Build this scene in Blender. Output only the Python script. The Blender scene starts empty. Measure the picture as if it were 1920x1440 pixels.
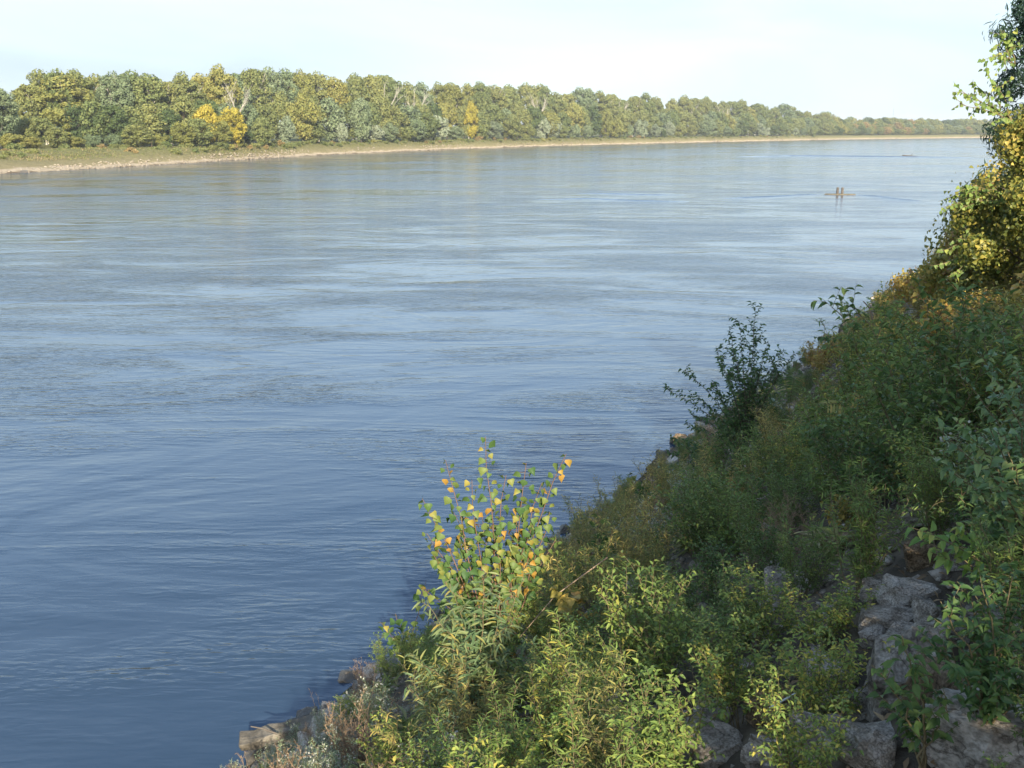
import bpy, bmesh, math, random
import numpy as np
from mathutils import Vector, Matrix, noise as mn

# ---------------------------------------------------------------- camera, light, exposure
S = bpy.context.scene
COL = S.collection
EYE = 10.0
PITCH = math.radians(13.9)
cam_d = bpy.data.cameras.new('camera'); cam = bpy.data.objects.new('camera', cam_d); COL.objects.link(cam)
cam_d.lens = 36; cam_d.sensor_width = 36; cam_d.clip_start = 0.05; cam_d.clip_end = 20000
cam.location = (0, 0, EYE); cam.rotation_euler = (math.radians(90) - PITCH, 0, 0)
S.camera = cam
S.view_settings.view_transform = 'Standard'; S.view_settings.look = 'None'
S.view_settings.gamma = 1; S.view_settings.use_curve_mapping = False
S.view_settings.exposure = 1.22
S.cycles.max_bounces = 6; S.cycles.diffuse_bounces = 3; S.cycles.glossy_bounces = 3
S.cycles.transmission_bounces = 3; S.cycles.volume_bounces = 0
S.cycles.caustics_reflective = False; S.cycles.caustics_refractive = False

SUN_AZ = math.radians(172)      # clockwise from +Y (view direction)
SUN_EL = math.radians(25)
sd = Vector((math.sin(SUN_AZ) * math.cos(SUN_EL), math.cos(SUN_AZ) * math.cos(SUN_EL), math.sin(SUN_EL)))
sl = bpy.data.lights.new('sun', 'SUN'); sl.energy = 4.8; sl.angle = math.radians(0.5); sl.color = (1, .88, .70)
sun = bpy.data.objects.new('sun', sl); COL.objects.link(sun)
sun.rotation_euler = sd.to_track_quat('Z', 'Y').to_euler()

W = bpy.data.worlds.new('World'); S.world = W; W.use_nodes = True
nt = W.node_tree; nt.nodes.clear()
def N(t, kind, **kw):
    n = t.nodes.new(kind)
    for k, v in kw.items(): setattr(n, k, v)
    return n
sky = N(nt, 'ShaderNodeTexSky', sky_type='NISHITA', sun_disc=False)
sky.sun_elevation = SUN_EL; sky.sun_rotation = SUN_AZ
sky.air_density = 1.0; sky.dust_density = 1.0; sky.ozone_density = 1.5; sky.altitude = 200
bg = N(nt, 'ShaderNodeBackground'); bg.inputs[1].default_value = 0.15
wo = N(nt, 'ShaderNodeOutputWorld')
# a thin veil of high cloud: pale, slightly patchy, thickest low over the horizon, the same in every direction
tc = N(nt, 'ShaderNodeTexCoord')
mp = N(nt, 'ShaderNodeMapping'); mp.inputs['Scale'].default_value = (1.2, 1.2, 5)
cn = N(nt, 'ShaderNodeTexNoise'); cn.inputs['Scale'].default_value = 2.2; cn.inputs['Detail'].default_value = 5; cn.inputs['Distortion'].default_value = .6
nt.links.new(tc.outputs['Generated'], mp.inputs[0]); nt.links.new(mp.outputs[0], cn.inputs['Vector'])
mr = N(nt, 'ShaderNodeMapRange'); mr.inputs['From Min'].default_value = .35; mr.inputs['From Max'].default_value = .75
mr.inputs['To Min'].default_value = 0.0; mr.inputs['To Max'].default_value = 0.2
nt.links.new(cn.outputs[0], mr.inputs[0])
sep = N(nt, 'ShaderNodeSeparateXYZ'); nt.links.new(tc.outputs['Generated'], sep.inputs[0])
el = N(nt, 'ShaderNodeMapRange', interpolation_type='SMOOTHSTEP'); nt.links.new(sep.outputs['Z'], el.inputs[0])
el.inputs['From Min'].default_value = -.02; el.inputs['From Max'].default_value = .55; el.inputs['To Min'].default_value = .85; el.inputs['To Max'].default_value = .05
vs_ = N(nt, 'ShaderNodeMath', operation='ADD'); nt.links.new(mr.outputs[0], vs_.inputs[0]); nt.links.new(el.outputs[0], vs_.inputs[1]); vs_.use_clamp = True
veil = N(nt, 'ShaderNodeMixRGB'); veil.inputs['Color2'].default_value = (2.08, 2.54, 2.88, 1)
nt.links.new(vs_.outputs[0], veil.inputs[0]); nt.links.new(sky.outputs[0], veil.inputs['Color1'])
nt.links.new(veil.outputs[0], bg.inputs[0]); nt.links.new(bg.outputs[0], wo.inputs[0])

# ---------------------------------------------------------------- measuring helpers
F = 1920.0
def ray(px, py):
    u = (px - 960) / F; v = (720 - py) / F
    c, s = math.cos(PITCH), math.sin(PITCH)
    return Vector((u, c + v * s, -s + v * c))
def proj(p):
    c, s = math.cos(PITCH), math.sin(PITCH)
    x, y, z = p[0], p[1], p[2] - EYE
    f = y * c - z * s; up = y * s + z * c
    if f < .01: return (-9999, -9999)
    return (960 + F * x / f, 720 - F * up / f)
def plane_hit(px, py, z=0.0):
    d = ray(px, py); t = (z - EYE) / d.z
    return Vector((d.x * t, d.y * t, z))

SH = math.radians(30)                      # bearing of the near shoreline
ALONG = Vector((math.sin(SH), math.cos(SH), 0)); INL = Vector((math.cos(SH), -math.sin(SH), 0))
_e = plane_hit(470, 1425)
S0 = -(_e.dot(INL))                         # camera's distance from the waterline
def fb(x, y, sc, o=3, seed=0):
    return mn.fractal(Vector((x * sc + seed * 7.3, y * sc - seed * 3.1, seed * 1.7)), 0.9, 2.0, o)
def sval(x, y):
    a = x * ALONG.x + y * ALONG.y
    return x * INL.x + y * INL.y + S0 + 0.5 * math.sin(a * .23 + 1) * min(1, max(0, (a - 20) / 15)) + fb(x, y, .35, 2, 5) * .25
def ground_z(x, y):
    s = sval(x, y)
    if s < 0: z = max(-3.0, s * 1.1)
    elif s < S0 - .3: z = .12 * min(s, 1) + .715 * max(0, s - .25)
    elif s < S0 + 2.0:
        z0 = .12 + .715 * (S0 - .55); k = (s - (S0 - .3)) / 2.3
        z = z0 + .6 * k
    else: z = .12 + .715 * (S0 - .55) + .6 + .02 * min(s - S0 - 2, 40)
    return z + .12 * fb(x, y, .8, 3, 1) * min(1, max(0.0, s + .5))
def hit(px, py):
    d = ray(px, py); t = 1.5
    while t < 150:
        p = Vector((0, 0, EYE)) + d * t
        if p.z <= ground_z(p.x, p.y) or p.z <= 0: return Vector((p.x, p.y, max(ground_z(p.x, p.y), 0)))
        t += .05 + t * .004
    return Vector((0, 0, EYE)) + d * t

# ---------------------------------------------------------------- object helpers
def mesh(name, V, Fc, mat=None, smooth=False):
    me = bpy.data.meshes.new(name)
    V = np.asarray(V, np.float32)
    if isinstance(Fc, np.ndarray):
        nf, k = Fc.shape
        me.vertices.add(len(V)); me.vertices.foreach_set('co', V.ravel())
        me.loops.add(nf * k); me.loops.foreach_set('vertex_index', Fc.astype(np.int32).ravel())
        me.polygons.add(nf); me.polygons.foreach_set('loop_start', np.arange(0, nf * k, k, dtype=np.int32))
        me.polygons.foreach_set('loop_total', np.full(nf, k, np.int32))
        me.update(calc_edges=True)
    else:
        me.from_pydata([tuple(map(float, v)) for v in V], [], Fc); me.update()
    if mat: me.materials.append(mat)
    if smooth: me.polygons.foreach_set('use_smooth', np.ones(len(me.polygons), bool))
    return me
def link(name, data, parent=None, kind=None, label=None, cat=None, group=None):
    o = bpy.data.objects.new(name, data); COL.objects.link(o)
    if parent: o.parent = parent
    if kind: o['kind'] = kind
    if label: o['label'] = label
    if cat: o['category'] = cat
    if group: o['group'] = group
    return o
def thing(name, label, cat, loc, rz=0, group=None, sc=1.0):
    o = link(name, None, None, None, label, cat, group)
    o.empty_display_size = .1
    o.location = loc; o.rotation_euler = (0, 0, rz)
    o.scale = (sc, sc, sc) if not isinstance(sc, tuple) else sc
    return o
ORD = ['first','second','third','fourth','fifth','sixth','seventh','eighth','ninth','tenth','eleventh','twelfth','thirteenth','fourteenth','fifteenth','sixteenth','seventeenth','eighteenth','nineteenth']
def ordinal(i):
    if i < 19: return ORD[i]
    n = i + 1; t = {2:'twent',3:'thirt',4:'fort',5:'fift',6:'sixt',7:'sevent',8:'eight',9:'ninet'}.get(n // 10, 'ninet')
    return t + 'ieth' if n % 10 == 0 else t + 'y-' + ORD[n % 10 - 1]
NUMBERED = {}
def number_later(o, base, x): NUMBERED.setdefault(base, []).append((x, o))
def number_all():
    for base, L in NUMBERED.items():
        L.sort(key=lambda t: t[0])
        for i, (x, o) in enumerate(L):
            if len(L) == 1: o['label'] = base
            elif i == 0: o['label'] = base + ', leftmost of these'
            elif i == len(L) - 1: o['label'] = base + ', rightmost of these'
            else: o['label'] = base + ', ' + ordinal(i) + ' from the left'

# ---------------------------------------------------------------- materials
def lin(c): return tuple(((x / 255) / 12.92 if x / 255 < .04045 else ((x / 255 + .055) / 1.055) ** 2.4) for x in c) + (1,)
def newmat(name):
    m = bpy.data.materials.new(name); m.use_nodes = True; t = m.node_tree; t.nodes.clear()
    return m, t, N(t, 'ShaderNodeOutputMaterial')
def ramp(t, stops, fac):
    r = N(t, 'ShaderNodeValToRGB'); e = r.color_ramp.elements
    while len(e) < len(stops): e.new(.5)
    for i, (p, c) in enumerate(stops): e[i].position = p; e[i].color = tuple(c[:3]) + (1,)
    t.links.new(fac, r.inputs[0]); return r.outputs[0]
LM_ARGS = {}
def leafmat(name, stops, trans=.35, gloss=.25, rough=.45, nscale=.5, namp=.5, ki=.7, ko=.45):
    LM_ARGS[name] = (stops, trans, gloss, rough)
    m, t, out = newmat(name); L = t.links.new
    g = N(t, 'ShaderNodeNewGeometry'); oi = N(t, 'ShaderNodeObjectInfo')
    tcn = N(t, 'ShaderNodeTexCoord')
    no = N(t, 'ShaderNodeTexNoise'); no.inputs['Scale'].default_value = nscale; no.inputs['Detail'].default_value = 2
    L(tcn.outputs['Object'], no.inputs['Vector'])
    a = N(t, 'ShaderNodeMath', operation='MULTIPLY_ADD'); L(no.outputs[0], a.inputs[0]); a.inputs[1].default_value = namp * 2; a.inputs[2].default_value = -namp
    b = N(t, 'ShaderNodeMath', operation='MULTIPLY_ADD'); L(g.outputs['Random Per Island'], b.inputs[0]); b.inputs[1].default_value = ki; L(a.outputs[0], b.inputs[2])
    c = N(t, 'ShaderNodeMath', operation='MULTIPLY_ADD'); L(oi.outputs['Random'], c.inputs[0]); c.inputs[1].default_value = ko; L(b.outputs[0], c.inputs[2])
    c.use_clamp = True
    col = ramp(t, stops, c.outputs[0])
    d = N(t, 'ShaderNodeBsdfPrincipled'); L(col, d.inputs['Base Color']); d.inputs['Roughness'].default_value = rough
    d.inputs['Specular IOR Level'].default_value = gloss
    tr = N(t, 'ShaderNodeBsdfTranslucent')
    hs = N(t, 'ShaderNodeHueSaturation'); hs.inputs['Value'].default_value = 1.3; hs.inputs['Hue'].default_value = .49; L(col, hs.inputs['Color']); L(hs.outputs[0], tr.inputs['Color'])
    mx = N(t, 'ShaderNodeMixShader'); mx.inputs[0].default_value = trans
    L(d.outputs[0], mx.inputs[1]); L(tr.outputs[0], mx.inputs[2]); L(mx.outputs[0], out.inputs[0])
    return m
def solid(name, stops, scale=3, rough=.85, bump=.3, detail=6, bscale=None, coord='Object', spec=.2, stretch=(1,1,1), crack=False):
    m, t, out = newmat(name); L = t.links.new
    tcn = N(t, 'ShaderNodeTexCoord'); mpn = N(t, 'ShaderNodeMapping'); mpn.inputs['Scale'].default_value = stretch
    oi = N(t, 'ShaderNodeObjectInfo'); L(tcn.outputs[coord], mpn.inputs[0])
    ad = N(t, 'ShaderNodeVectorMath', operation='ADD'); L(mpn.outputs[0], ad.inputs[0])
    sc = N(t, 'ShaderNodeVectorMath', operation='SCALE'); sc.inputs[0].default_value = (13, 7, 19); L(oi.outputs['Random'], sc.inputs['Scale']); L(sc.outputs[0], ad.inputs[1])
    no = N(t, 'ShaderNodeTexNoise'); no.inputs['Scale'].default_value = scale; no.inputs['Detail'].default_value = detail; no.inputs['Roughness'].default_value = .65
    L(ad.outputs[0], no.inputs['Vector'])
    orr = N(t, 'ShaderNodeMath', operation='MULTIPLY_ADD'); L(oi.outputs['Random'], orr.inputs[0]); orr.inputs[1].default_value = .16; L(no.outputs[0], orr.inputs[2])
    of = N(t, 'ShaderNodeMath', operation='SUBTRACT'); L(orr.outputs[0], of.inputs[0]); of.inputs[1].default_value = .08
    col = ramp(t, stops, of.outputs[0])
    if crack:
        dn = N(t, 'ShaderNodeMixRGB'); dn.inputs[0].default_value = .35; L(ad.outputs[0], dn.inputs[1]); L(no.outputs[1], dn.inputs[2])
        vo = N(t, 'ShaderNodeTexVoronoi', feature='DISTANCE_TO_EDGE'); vo.inputs['Scale'].default_value = 3.2; L(dn.outputs[0], vo.inputs['Vector'])
        n3 = N(t, 'ShaderNodeTexNoise'); n3.inputs['Scale'].default_value = 26; n3.inputs['Detail'].default_value = 4; L(ad.outputs[0], n3.inputs['Vector'])
        for f_, st in ((vo.outputs['Distance'], [(0, G(.35,.32,.3)), (.035, G(1,1,1))]), (n3.outputs[0], [(.35, G(.55,.54,.52)), (.62, G(1.2,1.2,1.2))])):
            mm = N(t, 'ShaderNodeMixRGB', blend_type='MULTIPLY'); mm.inputs[0].default_value = .9; L(col, mm.inputs[1]); L(ramp(t, st, f_), mm.inputs[2]); col = mm.outputs[0]
    d = N(t, 'ShaderNodeBsdfPrincipled'); L(col, d.inputs['Base Color']); d.inputs['Roughness'].default_value = rough
    d.inputs['Specular IOR Level'].default_value = spec
    n2 = N(t, 'ShaderNodeTexNoise'); n2.inputs['Scale'].default_value = bscale or scale * 4; n2.inputs['Detail'].default_value = 8; n2.inputs['Roughness'].default_value = .7
    L(ad.outputs[0], n2.inputs['Vector'])
    bp = N(t, 'ShaderNodeBump'); bp.inputs['Strength'].default_value = bump; bp.inputs['Distance'].default_value = .05
    L(n2.outputs[0], bp.inputs['Height']); L(bp.outputs[0], d.inputs['Normal']); L(d.outputs[0], out.inputs[0])
    return m

G = lambda r, g, b: (r, g, b)
M = {}
M['cotton_leaf'] = leafmat('cottonwood_leaf', [(0, G(.045,.10,.03)), (.5, G(.08,.14,.04)), (.85, G(.15,.19,.05)), (.95, G(.30,.24,.05)), (1, G(.34,.20,.04))], .25, .2, .5, 2.0, .5)
M['willow_leaf'] = leafmat('willow_leaf', [(0, G(.07,.125,.05)), (.5, G(.14,.20,.09)), (.88, G(.22,.25,.09)), (1, G(.34,.26,.06))], .3, .3, .45, 1.5, .4)
M['shrub_leaf'] = leafmat('shrub_leaf', [(0, G(.045,.095,.028)), (.6, G(.075,.14,.038)), (1, G(.13,.19,.05))], .3, .3, .4)
M['broad_leaf'] = leafmat('broad_leaf', [(0, G(.08,.15,.05)), (.6, G(.14,.22,.075)), (1, G(.27,.32,.10))], .35, .45, .35)
M['bright_leaf'] = leafmat('bright_leaf', [(0, G(.12,.22,.05)), (.6, G(.22,.32,.07)), (1, G(.40,.40,.10))], .4, .3, .4)
M['weed_green'] = leafmat('weed_green', [(0, G(0.084,0.138,0.036)), (.5, G(0.150,0.222,0.054)), (.85, G(0.240,0.300,0.066)), (1, G(0.456,0.408,0.084))], .3, .25, .5, 1.5)
M['weed_dark'] = leafmat('weed_dark', [(0, G(0.060,0.108,0.034)), (.6, G(0.102,0.168,0.046)), (1, G(0.180,0.228,0.060))], .3, .25, .5, 1.5)
M['weed_olive'] = leafmat('weed_olive', [(0, G(0.131,0.167,0.055)), (.4, G(0.242,0.260,0.074)), (.75, G(0.409,0.317,0.094)), (1, G(0.500,0.391,0.112))], .3, .2, .55, 1.5)
M['weed_brown'] = leafmat('weed_brown', [(0, G(0.139,0.093,0.054)), (.5, G(0.248,0.171,0.093)), (1, G(0.434,0.310,0.171))], .2, .15, .7)
M['grass_blade'] = leafmat('grass_blade', [(0, G(.10,.15,.04)), (.5, G(.20,.24,.07)), (1, G(.42,.36,.18))], .3, .2, .5)
M['aster_leaf'] = leafmat('aster_leaf', [(0, G(0.139,0.217,0.109)), (.5, G(0.279,0.357,0.202)), (1, G(0.465,0.500,0.310))], .25, .2, .6)
M['petal'] = leafmat('pale_seed_head', [(0, G(.30,.31,.26)), (1, G(.46,.45,.38))], .2, .2, .7)
M['vine_yellow'] = leafmat('vine_yellow', [(0, G(.085,.11,.03)), (.32, G(.17,.19,.04)), (.6, G(.33,.29,.06)), (.85, G(.54,.42,.10)), (1, G(.36,.22,.08))], .35, .3, .4, .8, .6)
M['vine_orange'] = leafmat('vine_orange', [(0, G(.12,.13,.03)), (.4, G(.28,.24,.05)), (.8, G(.50,.36,.08)), (1, G(.36,.19,.06))], .4, .3, .45, 1.2, .6)
M['dark_crown'] = leafmat('dark_crown', [(0, G(.02,.05,.03)), (1, G(.05,.09,.05))], .15, .3, .5)
def crownmat(name, a, b, c): return leafmat(name, [(0, a), (.5, b), (1, c)], .25, .15, .6, .16, .35)
CM = {
 'olive green': crownmat('crown_olive', G(.105,.135,.046), G(.17,.195,.068), G(.25,.25,.08)),
 'dark green': crownmat('crown_dark', G(0.047,0.077,0.029), G(0.077,0.112,0.041), G(0.118,0.153,0.047)),
 'grey green': crownmat('crown_grey', G(0.100,0.142,0.071), G(0.153,0.201,0.100), G(0.236,0.277,0.153)),
 'mid green': crownmat('crown_mid', G(0.088,0.124,0.042), G(0.147,0.183,0.065), G(0.224,0.242,0.083)),
 'yellow green': crownmat('crown_yellowgreen', G(.14,.155,.045), G(.215,.225,.062), G(.31,.28,.085)),
 'bright yellow': crownmat('crown_yellow', G(.20,.19,.035), G(.33,.29,.045), G(.50,.41,.07)),
 'silver green': crownmat('crown_silver', G(.14,.18,.10), G(.22,.26,.16), G(.32,.35,.24)),
 'russet brown': crownmat('crown_russet', G(0.165,0.130,0.059), G(0.260,0.201,0.083), G(0.378,0.271,0.106)),
}
M['bark_pale'] = solid('pale_bark', [(.3, G(.30,.27,.22)), (.7, G(.52,.49,.42))], 2, .9, .3)
M['bark_dark'] = solid('dark_bark', [(.3, G(.07,.055,.04)), (.7, G(.16,.13,.10))], 2, .9, .3)
M['stem'] = solid('green_brown_stem', [(.3, G(.12,.10,.05)), (.7, G(.22,.17,.09))], 5, .7, .1)
M['stem_red'] = solid('reddish_stem', [(.3, G(.13,.08,.05)), (.7, G(.22,.14,.09))], 5, .6, .1)
M['stem_dry'] = solid('dry_stem', [(.3, G(.20,.13,.08)), (.7, G(.36,.26,.17))], 5, .8, .1)
M['rock'] = solid('limestone', [(.30, G(.17,.14,.105)), (.42, G(.34,.295,.235)), (.52, G(.48,.425,.35)), (.62, G(.60,.54,.46)), (.72, G(.70,.65,.57))], 3.0, .95, 1.0, 12, 14, crack=True)
M['rock_tan'] = solid('tan_limestone', [(.28, G(.10,.07,.04)), (.42, G(.23,.16,.09)), (.55, G(.36,.26,.16)), (.7, G(.48,.38,.27))], 3.2, .95, 1.0, 12, 14, crack=True)
M['wet_rock'] = solid('wet_rock', [(.3, G(.05,.045,.035)), (.7, G(.13,.115,.09))], 3, .45, .5, 8, 12, spec=.5)
M['concrete'] = solid('old_concrete', [(.3, G(.06,.052,.04)), (.5, G(.13,.115,.09)), (.7, G(.22,.20,.16))], 4, .9, .5, 9, 20)
M['soil'] = solid('bank_soil', [(.3, G(.05,.04,.028)), (.45, G(.10,.08,.055)), (.55, G(.16,.13,.09)), (.68, G(.24,.20,.15))], 1.7, .95, 1.0, 12, 11)
M['driftwood'] = solid('driftwood', [(.3, G(.28,.26,.23)), (.7, G(.55,.52,.47))], 4, .8, .4, stretch=(1, 1, .2))
M['white_pipe'] = solid('weathered_white', [(.3, G(.5,.52,.53)), (.6, G(.72,.74,.75))], 8, .5, .1)
M['post_dark'] = solid('dark_post', [(.3, G(.06,.055,.05)), (.7, G(.14,.12,.10))], 4, .8, .2)
M['white_paint'] = solid('white_paint', [(.3, G(.72,.72,.7)), (.7, G(.82,.82,.8))], 4, .6, .05)
M['steel'] = solid('grey_steel', [(.3, G(.3,.31,.32)), (.7, G(.42,.43,.44))], 4, .5, .05)

# far bank ground: colour by height above the water: wet edge, pale rocky beach, then grass
def far_ground():
    m, t, out = newmat('far_bank_ground'); L = t.links.new
    g = N(t, 'ShaderNodeNewGeometry'); sp = N(t, 'ShaderNodeSeparateXYZ'); L(g.outputs['Position'], sp.inputs[0])
    no = N(t, 'ShaderNodeTexNoise'); no.inputs['Scale'].default_value = .12; no.inputs['Detail'].default_value = 8; no.inputs['Roughness'].default_value = .7; L(g.outputs['Position'], no.inputs['Vector'])
    ma = N(t, 'ShaderNodeMath', operation='MULTIPLY_ADD'); L(no.outputs[0], ma.inputs[0]); ma.inputs[1].default_value = 2.6; ma.inputs[2].default_value = -1.3
    h = N(t, 'ShaderNodeMath', operation='ADD'); L(sp.outputs['Z'], h.inputs[0]); L(ma.outputs[0], h.inputs[1])
    hm = N(t, 'ShaderNodeMath', operation='DIVIDE'); L(h.outputs[0], hm.inputs[0]); hm.inputs[1].default_value = 6
    c1 = ramp(t, [(0, G(.15,.12,.08)), (.02, G(.36,.31,.22)), (.09, G(.42,.36,.27)), (.16, G(.25,.22,.12)), (.5, G(.17,.165,.075)), (1, G(.12,.14,.05))], hm.outputs[0])
    n2 = N(t, 'ShaderNodeTexNoise'); n2.inputs['Scale'].default_value = .9; n2.inputs['Detail'].default_value = 8; n2.inputs['Roughness'].default_value = .75; L(g.outputs['Position'], n2.inputs['Vector'])
    mx = N(t, 'ShaderNodeMixRGB', blend_type='MULTIPLY'); mx.inputs[0].default_value = .8; L(c1, mx.inputs[1])
    L(ramp(t, [(.3, G(.45,.42,.38)), (.6, G(1.15,1.1,1.05))], n2.outputs[0]), mx.inputs[2])
    d = N(t, 'ShaderNodeBsdfPrincipled'); d.inputs['Roughness'].default_value = .95; d.inputs['Specular IOR Level'].default_value = .1; L(mx.outputs[0], d.inputs['Base Color'])
    b = N(t, 'ShaderNodeBump'); b.inputs['Strength'].default_value = .9; b.inputs['Distance'].default_value = .4; L(n2.outputs[0], b.inputs['Height']); L(b.outputs[0], d.inputs['Normal'])
    L(d.outputs[0], out.inputs[0]); return m
M['far_ground'] = far_ground()
M['grass'] = leafmat('far_grass', [(0, G(.10,.13,.04)), (.4, G(.14,.17,.05)), (.75, G(.21,.19,.08)), (1, G(.27,.22,.12))], .25, .1, .7, .05, .6)
M['beach_stone'] = solid('beach_stone', [(.3, G(.15,.125,.09)), (.5, G(.27,.23,.17)), (.75, G(.42,.37,.29))], 1.5, .9, .3)

def water_mat():
    m, t, out = newmat('river_water'); L = t.links.new
    g = N(t, 'ShaderNodeNewGeometry')
    def noise_(sx, sy, rot, scale, detail, dist=0, rough=.5):
        mpn = N(t, 'ShaderNodeMapping'); mpn.inputs['Rotation'].default_value = (0, 0, rot); mpn.inputs['Scale'].default_value = (sx, sy, 1); L(g.outputs['Position'], mpn.inputs[0])
        n = N(t, 'ShaderNodeTexNoise'); n.inputs['Scale'].default_value = scale; n.inputs['Detail'].default_value = detail
        n.inputs['Distortion'].default_value = dist; n.inputs['Roughness'].default_value = rough; L(mpn.outputs[0], n.inputs['Vector']); return n.outputs[0]
    # small wind ripples with long crests, a swell under them, and slow boils of the current
    warp = noise_(.6, 1, .3, .35, 2, .5)
    mpw = N(t, 'ShaderNodeMapping'); L(g.outputs['Position'], mpw.inputs[0]); mpw.inputs['Scale'].default_value = (.30, 1, 1); mpw.inputs['Rotation'].default_value = (0, 0, -.05)
    wvt = N(t, 'ShaderNodeTexWave', wave_type='BANDS', bands_direction='Y', wave_profile='SIN'); L(mpw.outputs[0], wvt.inputs['Vector'])
    wvt.inputs['Scale'].default_value = 1.05; wvt.inputs['Distortion'].default_value = 12; wvt.inputs['Detail'].default_value = 2.5; wvt.inputs['Detail Scale'].default_value = 1.3; wvt.inputs['Detail Roughness'].default_value = .5
    rip = noise_(.32, 1, -.06, 4.6, 2.5, .5, .5)
    rip2 = noise_(.5, 1, .22, 9, 2, .2, .5)
    swell = noise_(.35, 1, .1, .45, 3, .6, .55)
    boil = noise_(.7, 1, .6, .11, 3, 2.0, .5)
    patch = noise_(.5, 1, .55, .040, 4, 1.6, .6)
    patch2 = noise_(.35, 1, .45, .14, 3, 2.0, .6)
    pm = N(t, 'ShaderNodeMixRGB'); pm.inputs[0].default_value = .45; L(patch, pm.inputs[1]); L(patch2, pm.inputs[2])
    amp = N(t, 'ShaderNodeMapRange'); L(pm.outputs[0], amp.inputs[0]); amp.inputs['From Min'].default_value = .44; amp.inputs['From Max'].default_value = .62
    amp.inputs['To Min'].default_value = .20; amp.inputs['To Max'].default_value = 1.7
    def mul(a, k, b=None):
        n = N(t, 'ShaderNodeMath', operation='MULTIPLY'); L(a, n.inputs[0])
        if b is None: n.inputs[1].default_value = k; return n.outputs[0]
        L(b, n.inputs[1]); return n.outputs[0]
    def add(a, b):
        n = N(t, 'ShaderNodeMath', operation='ADD'); L(a, n.inputs[0]); L(b, n.inputs[1]); return n.outputs[0]
    fine = mul(add(add(mul(rip, .042), mul(rip2, .011)), mul(wvt.outputs[0], .0045)), 0, amp.outputs[0])
    H = add(add(fine, mul(swell, .045)), mul(boil, .13))
    b = N(t, 'ShaderNodeBump'); b.inputs['Strength'].default_value = 1; b.inputs['Distance'].default_value = 1; L(H, b.inputs['Height'])
    d = N(t, 'ShaderNodeBsdfPrincipled'); d.inputs['IOR'].default_value = 1.45; d.inputs['Specular IOR Level'].default_value = .5
    rr = N(t, 'ShaderNodeMapRange'); L(patch, rr.inputs[0]); rr.inputs['From Min'].default_value = .35; rr.inputs['From Max'].default_value = .65
    rr.inputs['To Min'].default_value = .06; rr.inputs['To Max'].default_value = .16; L(rr.outputs[0], d.inputs['Roughness'])
    sil = noise_(.5, 1, .3, .02, 3, .5)
    L(ramp(t, [(.3, G(.020,.041,.072)), (.7, G(.033,.058,.094))], sil), d.inputs['Base Color'])
    L(b.outputs[0], d.inputs['Normal']); L(d.outputs[0], out.inputs[0]); return m
M['water'] = water_mat()

# ---------------------------------------------------------------- setting: river, banks
def quad(x0, y0, x1, y1, z): return [(x0, y0, z), (x1, y0, z), (x1, y1, z), (x0, y1, z)]
wv = quad(-3000, -3000, 6000, 9000, 0.0)
link('river_water', mesh('river_water', wv, [(0, 1, 2, 3)], M['water']), kind='structure')
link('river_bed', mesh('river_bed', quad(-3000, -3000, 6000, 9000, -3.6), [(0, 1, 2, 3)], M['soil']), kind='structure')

# near bank grid in (along, inland) coordinates
def near_bank():
    al = np.concatenate([np.linspace(-60, -12, 20), np.linspace(-11, 40, 180), np.linspace(41, 120, 90), np.linspace(125, 3000, 80)])
    ss = np.concatenate([np.linspace(-8, -1, 8), np.linspace(-.8, 14, 75), np.linspace(15, 60, 16), np.array([100, 300, 1500])])
    V = []
    for a in al:
        for s in ss:
            p = ALONG * a + INL * (s - S0)
            V.append((p.x, p.y, ground_z(p.x, p.y) if a < 400 else ground_z(p.x, p.y)))
    n = len(ss); Fc = []
    for i in range(len(al) - 1):
        for j in range(n - 1):
            k = i * n + j; Fc.append((k, k + 1, k + n + 1, k + n)[::-1])
    return mesh('riverbank', V, Fc, M['soil'], True)
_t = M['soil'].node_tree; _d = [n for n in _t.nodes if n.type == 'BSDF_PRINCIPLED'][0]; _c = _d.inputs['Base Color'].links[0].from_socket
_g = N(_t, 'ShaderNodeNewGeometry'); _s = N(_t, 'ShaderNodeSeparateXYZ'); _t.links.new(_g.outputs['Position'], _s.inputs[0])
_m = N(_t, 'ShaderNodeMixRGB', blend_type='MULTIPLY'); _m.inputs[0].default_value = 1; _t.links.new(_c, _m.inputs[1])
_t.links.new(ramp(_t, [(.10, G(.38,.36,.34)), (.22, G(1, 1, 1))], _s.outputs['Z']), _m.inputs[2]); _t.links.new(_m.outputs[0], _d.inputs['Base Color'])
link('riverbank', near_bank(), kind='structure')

# far shoreline measured from the photograph
far_px = [(-900, 372), (-500, 352), (-200, 337), (0, 326), (100, 320.5), (200, 315), (400, 303), (570, 292), (700, 286), (850, 279.5), (1000, 274.5), (1130, 271), (1250, 268.2), (1400, 264.8), (1600, 261), (1830, 258.3), (2050, 256.5)]
fp = [plane_hit(x, y) for x, y in far_px]
def densify(P, step):
    out = []
    for a, b in zip(P[:-1], P[1:]):
        n = max(1, int((b - a).length / step))
        for i in range(n): out.append(a.lerp(b, i / n))
    out.append(P[-1]); return out
fp = densify(fp, 6)
for _ in range(6): fp = [fp[0]] + [(fp[i-1] + fp[i] * 2 + fp[i+1]) / 4 for i in range(1, len(fp) - 1)] + [fp[-1]]
e = (fp[-1] - fp[-6]).normalized()
fp += [fp[-1] + e * k for k in (60, 200, 600, 1800, 4500)]
NF = len(fp)
fn = []
for i in range(NF):
    a = fp[max(0, i - 4)]; b = fp[min(NF - 1, i + 4)]; tdir = (b - a).normalized(); fn.append(Vector((-tdir.y, tdir.x, 0)))
fpx = [proj(p)[0] if p.y > 5 else -9999 for p in fp]
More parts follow.
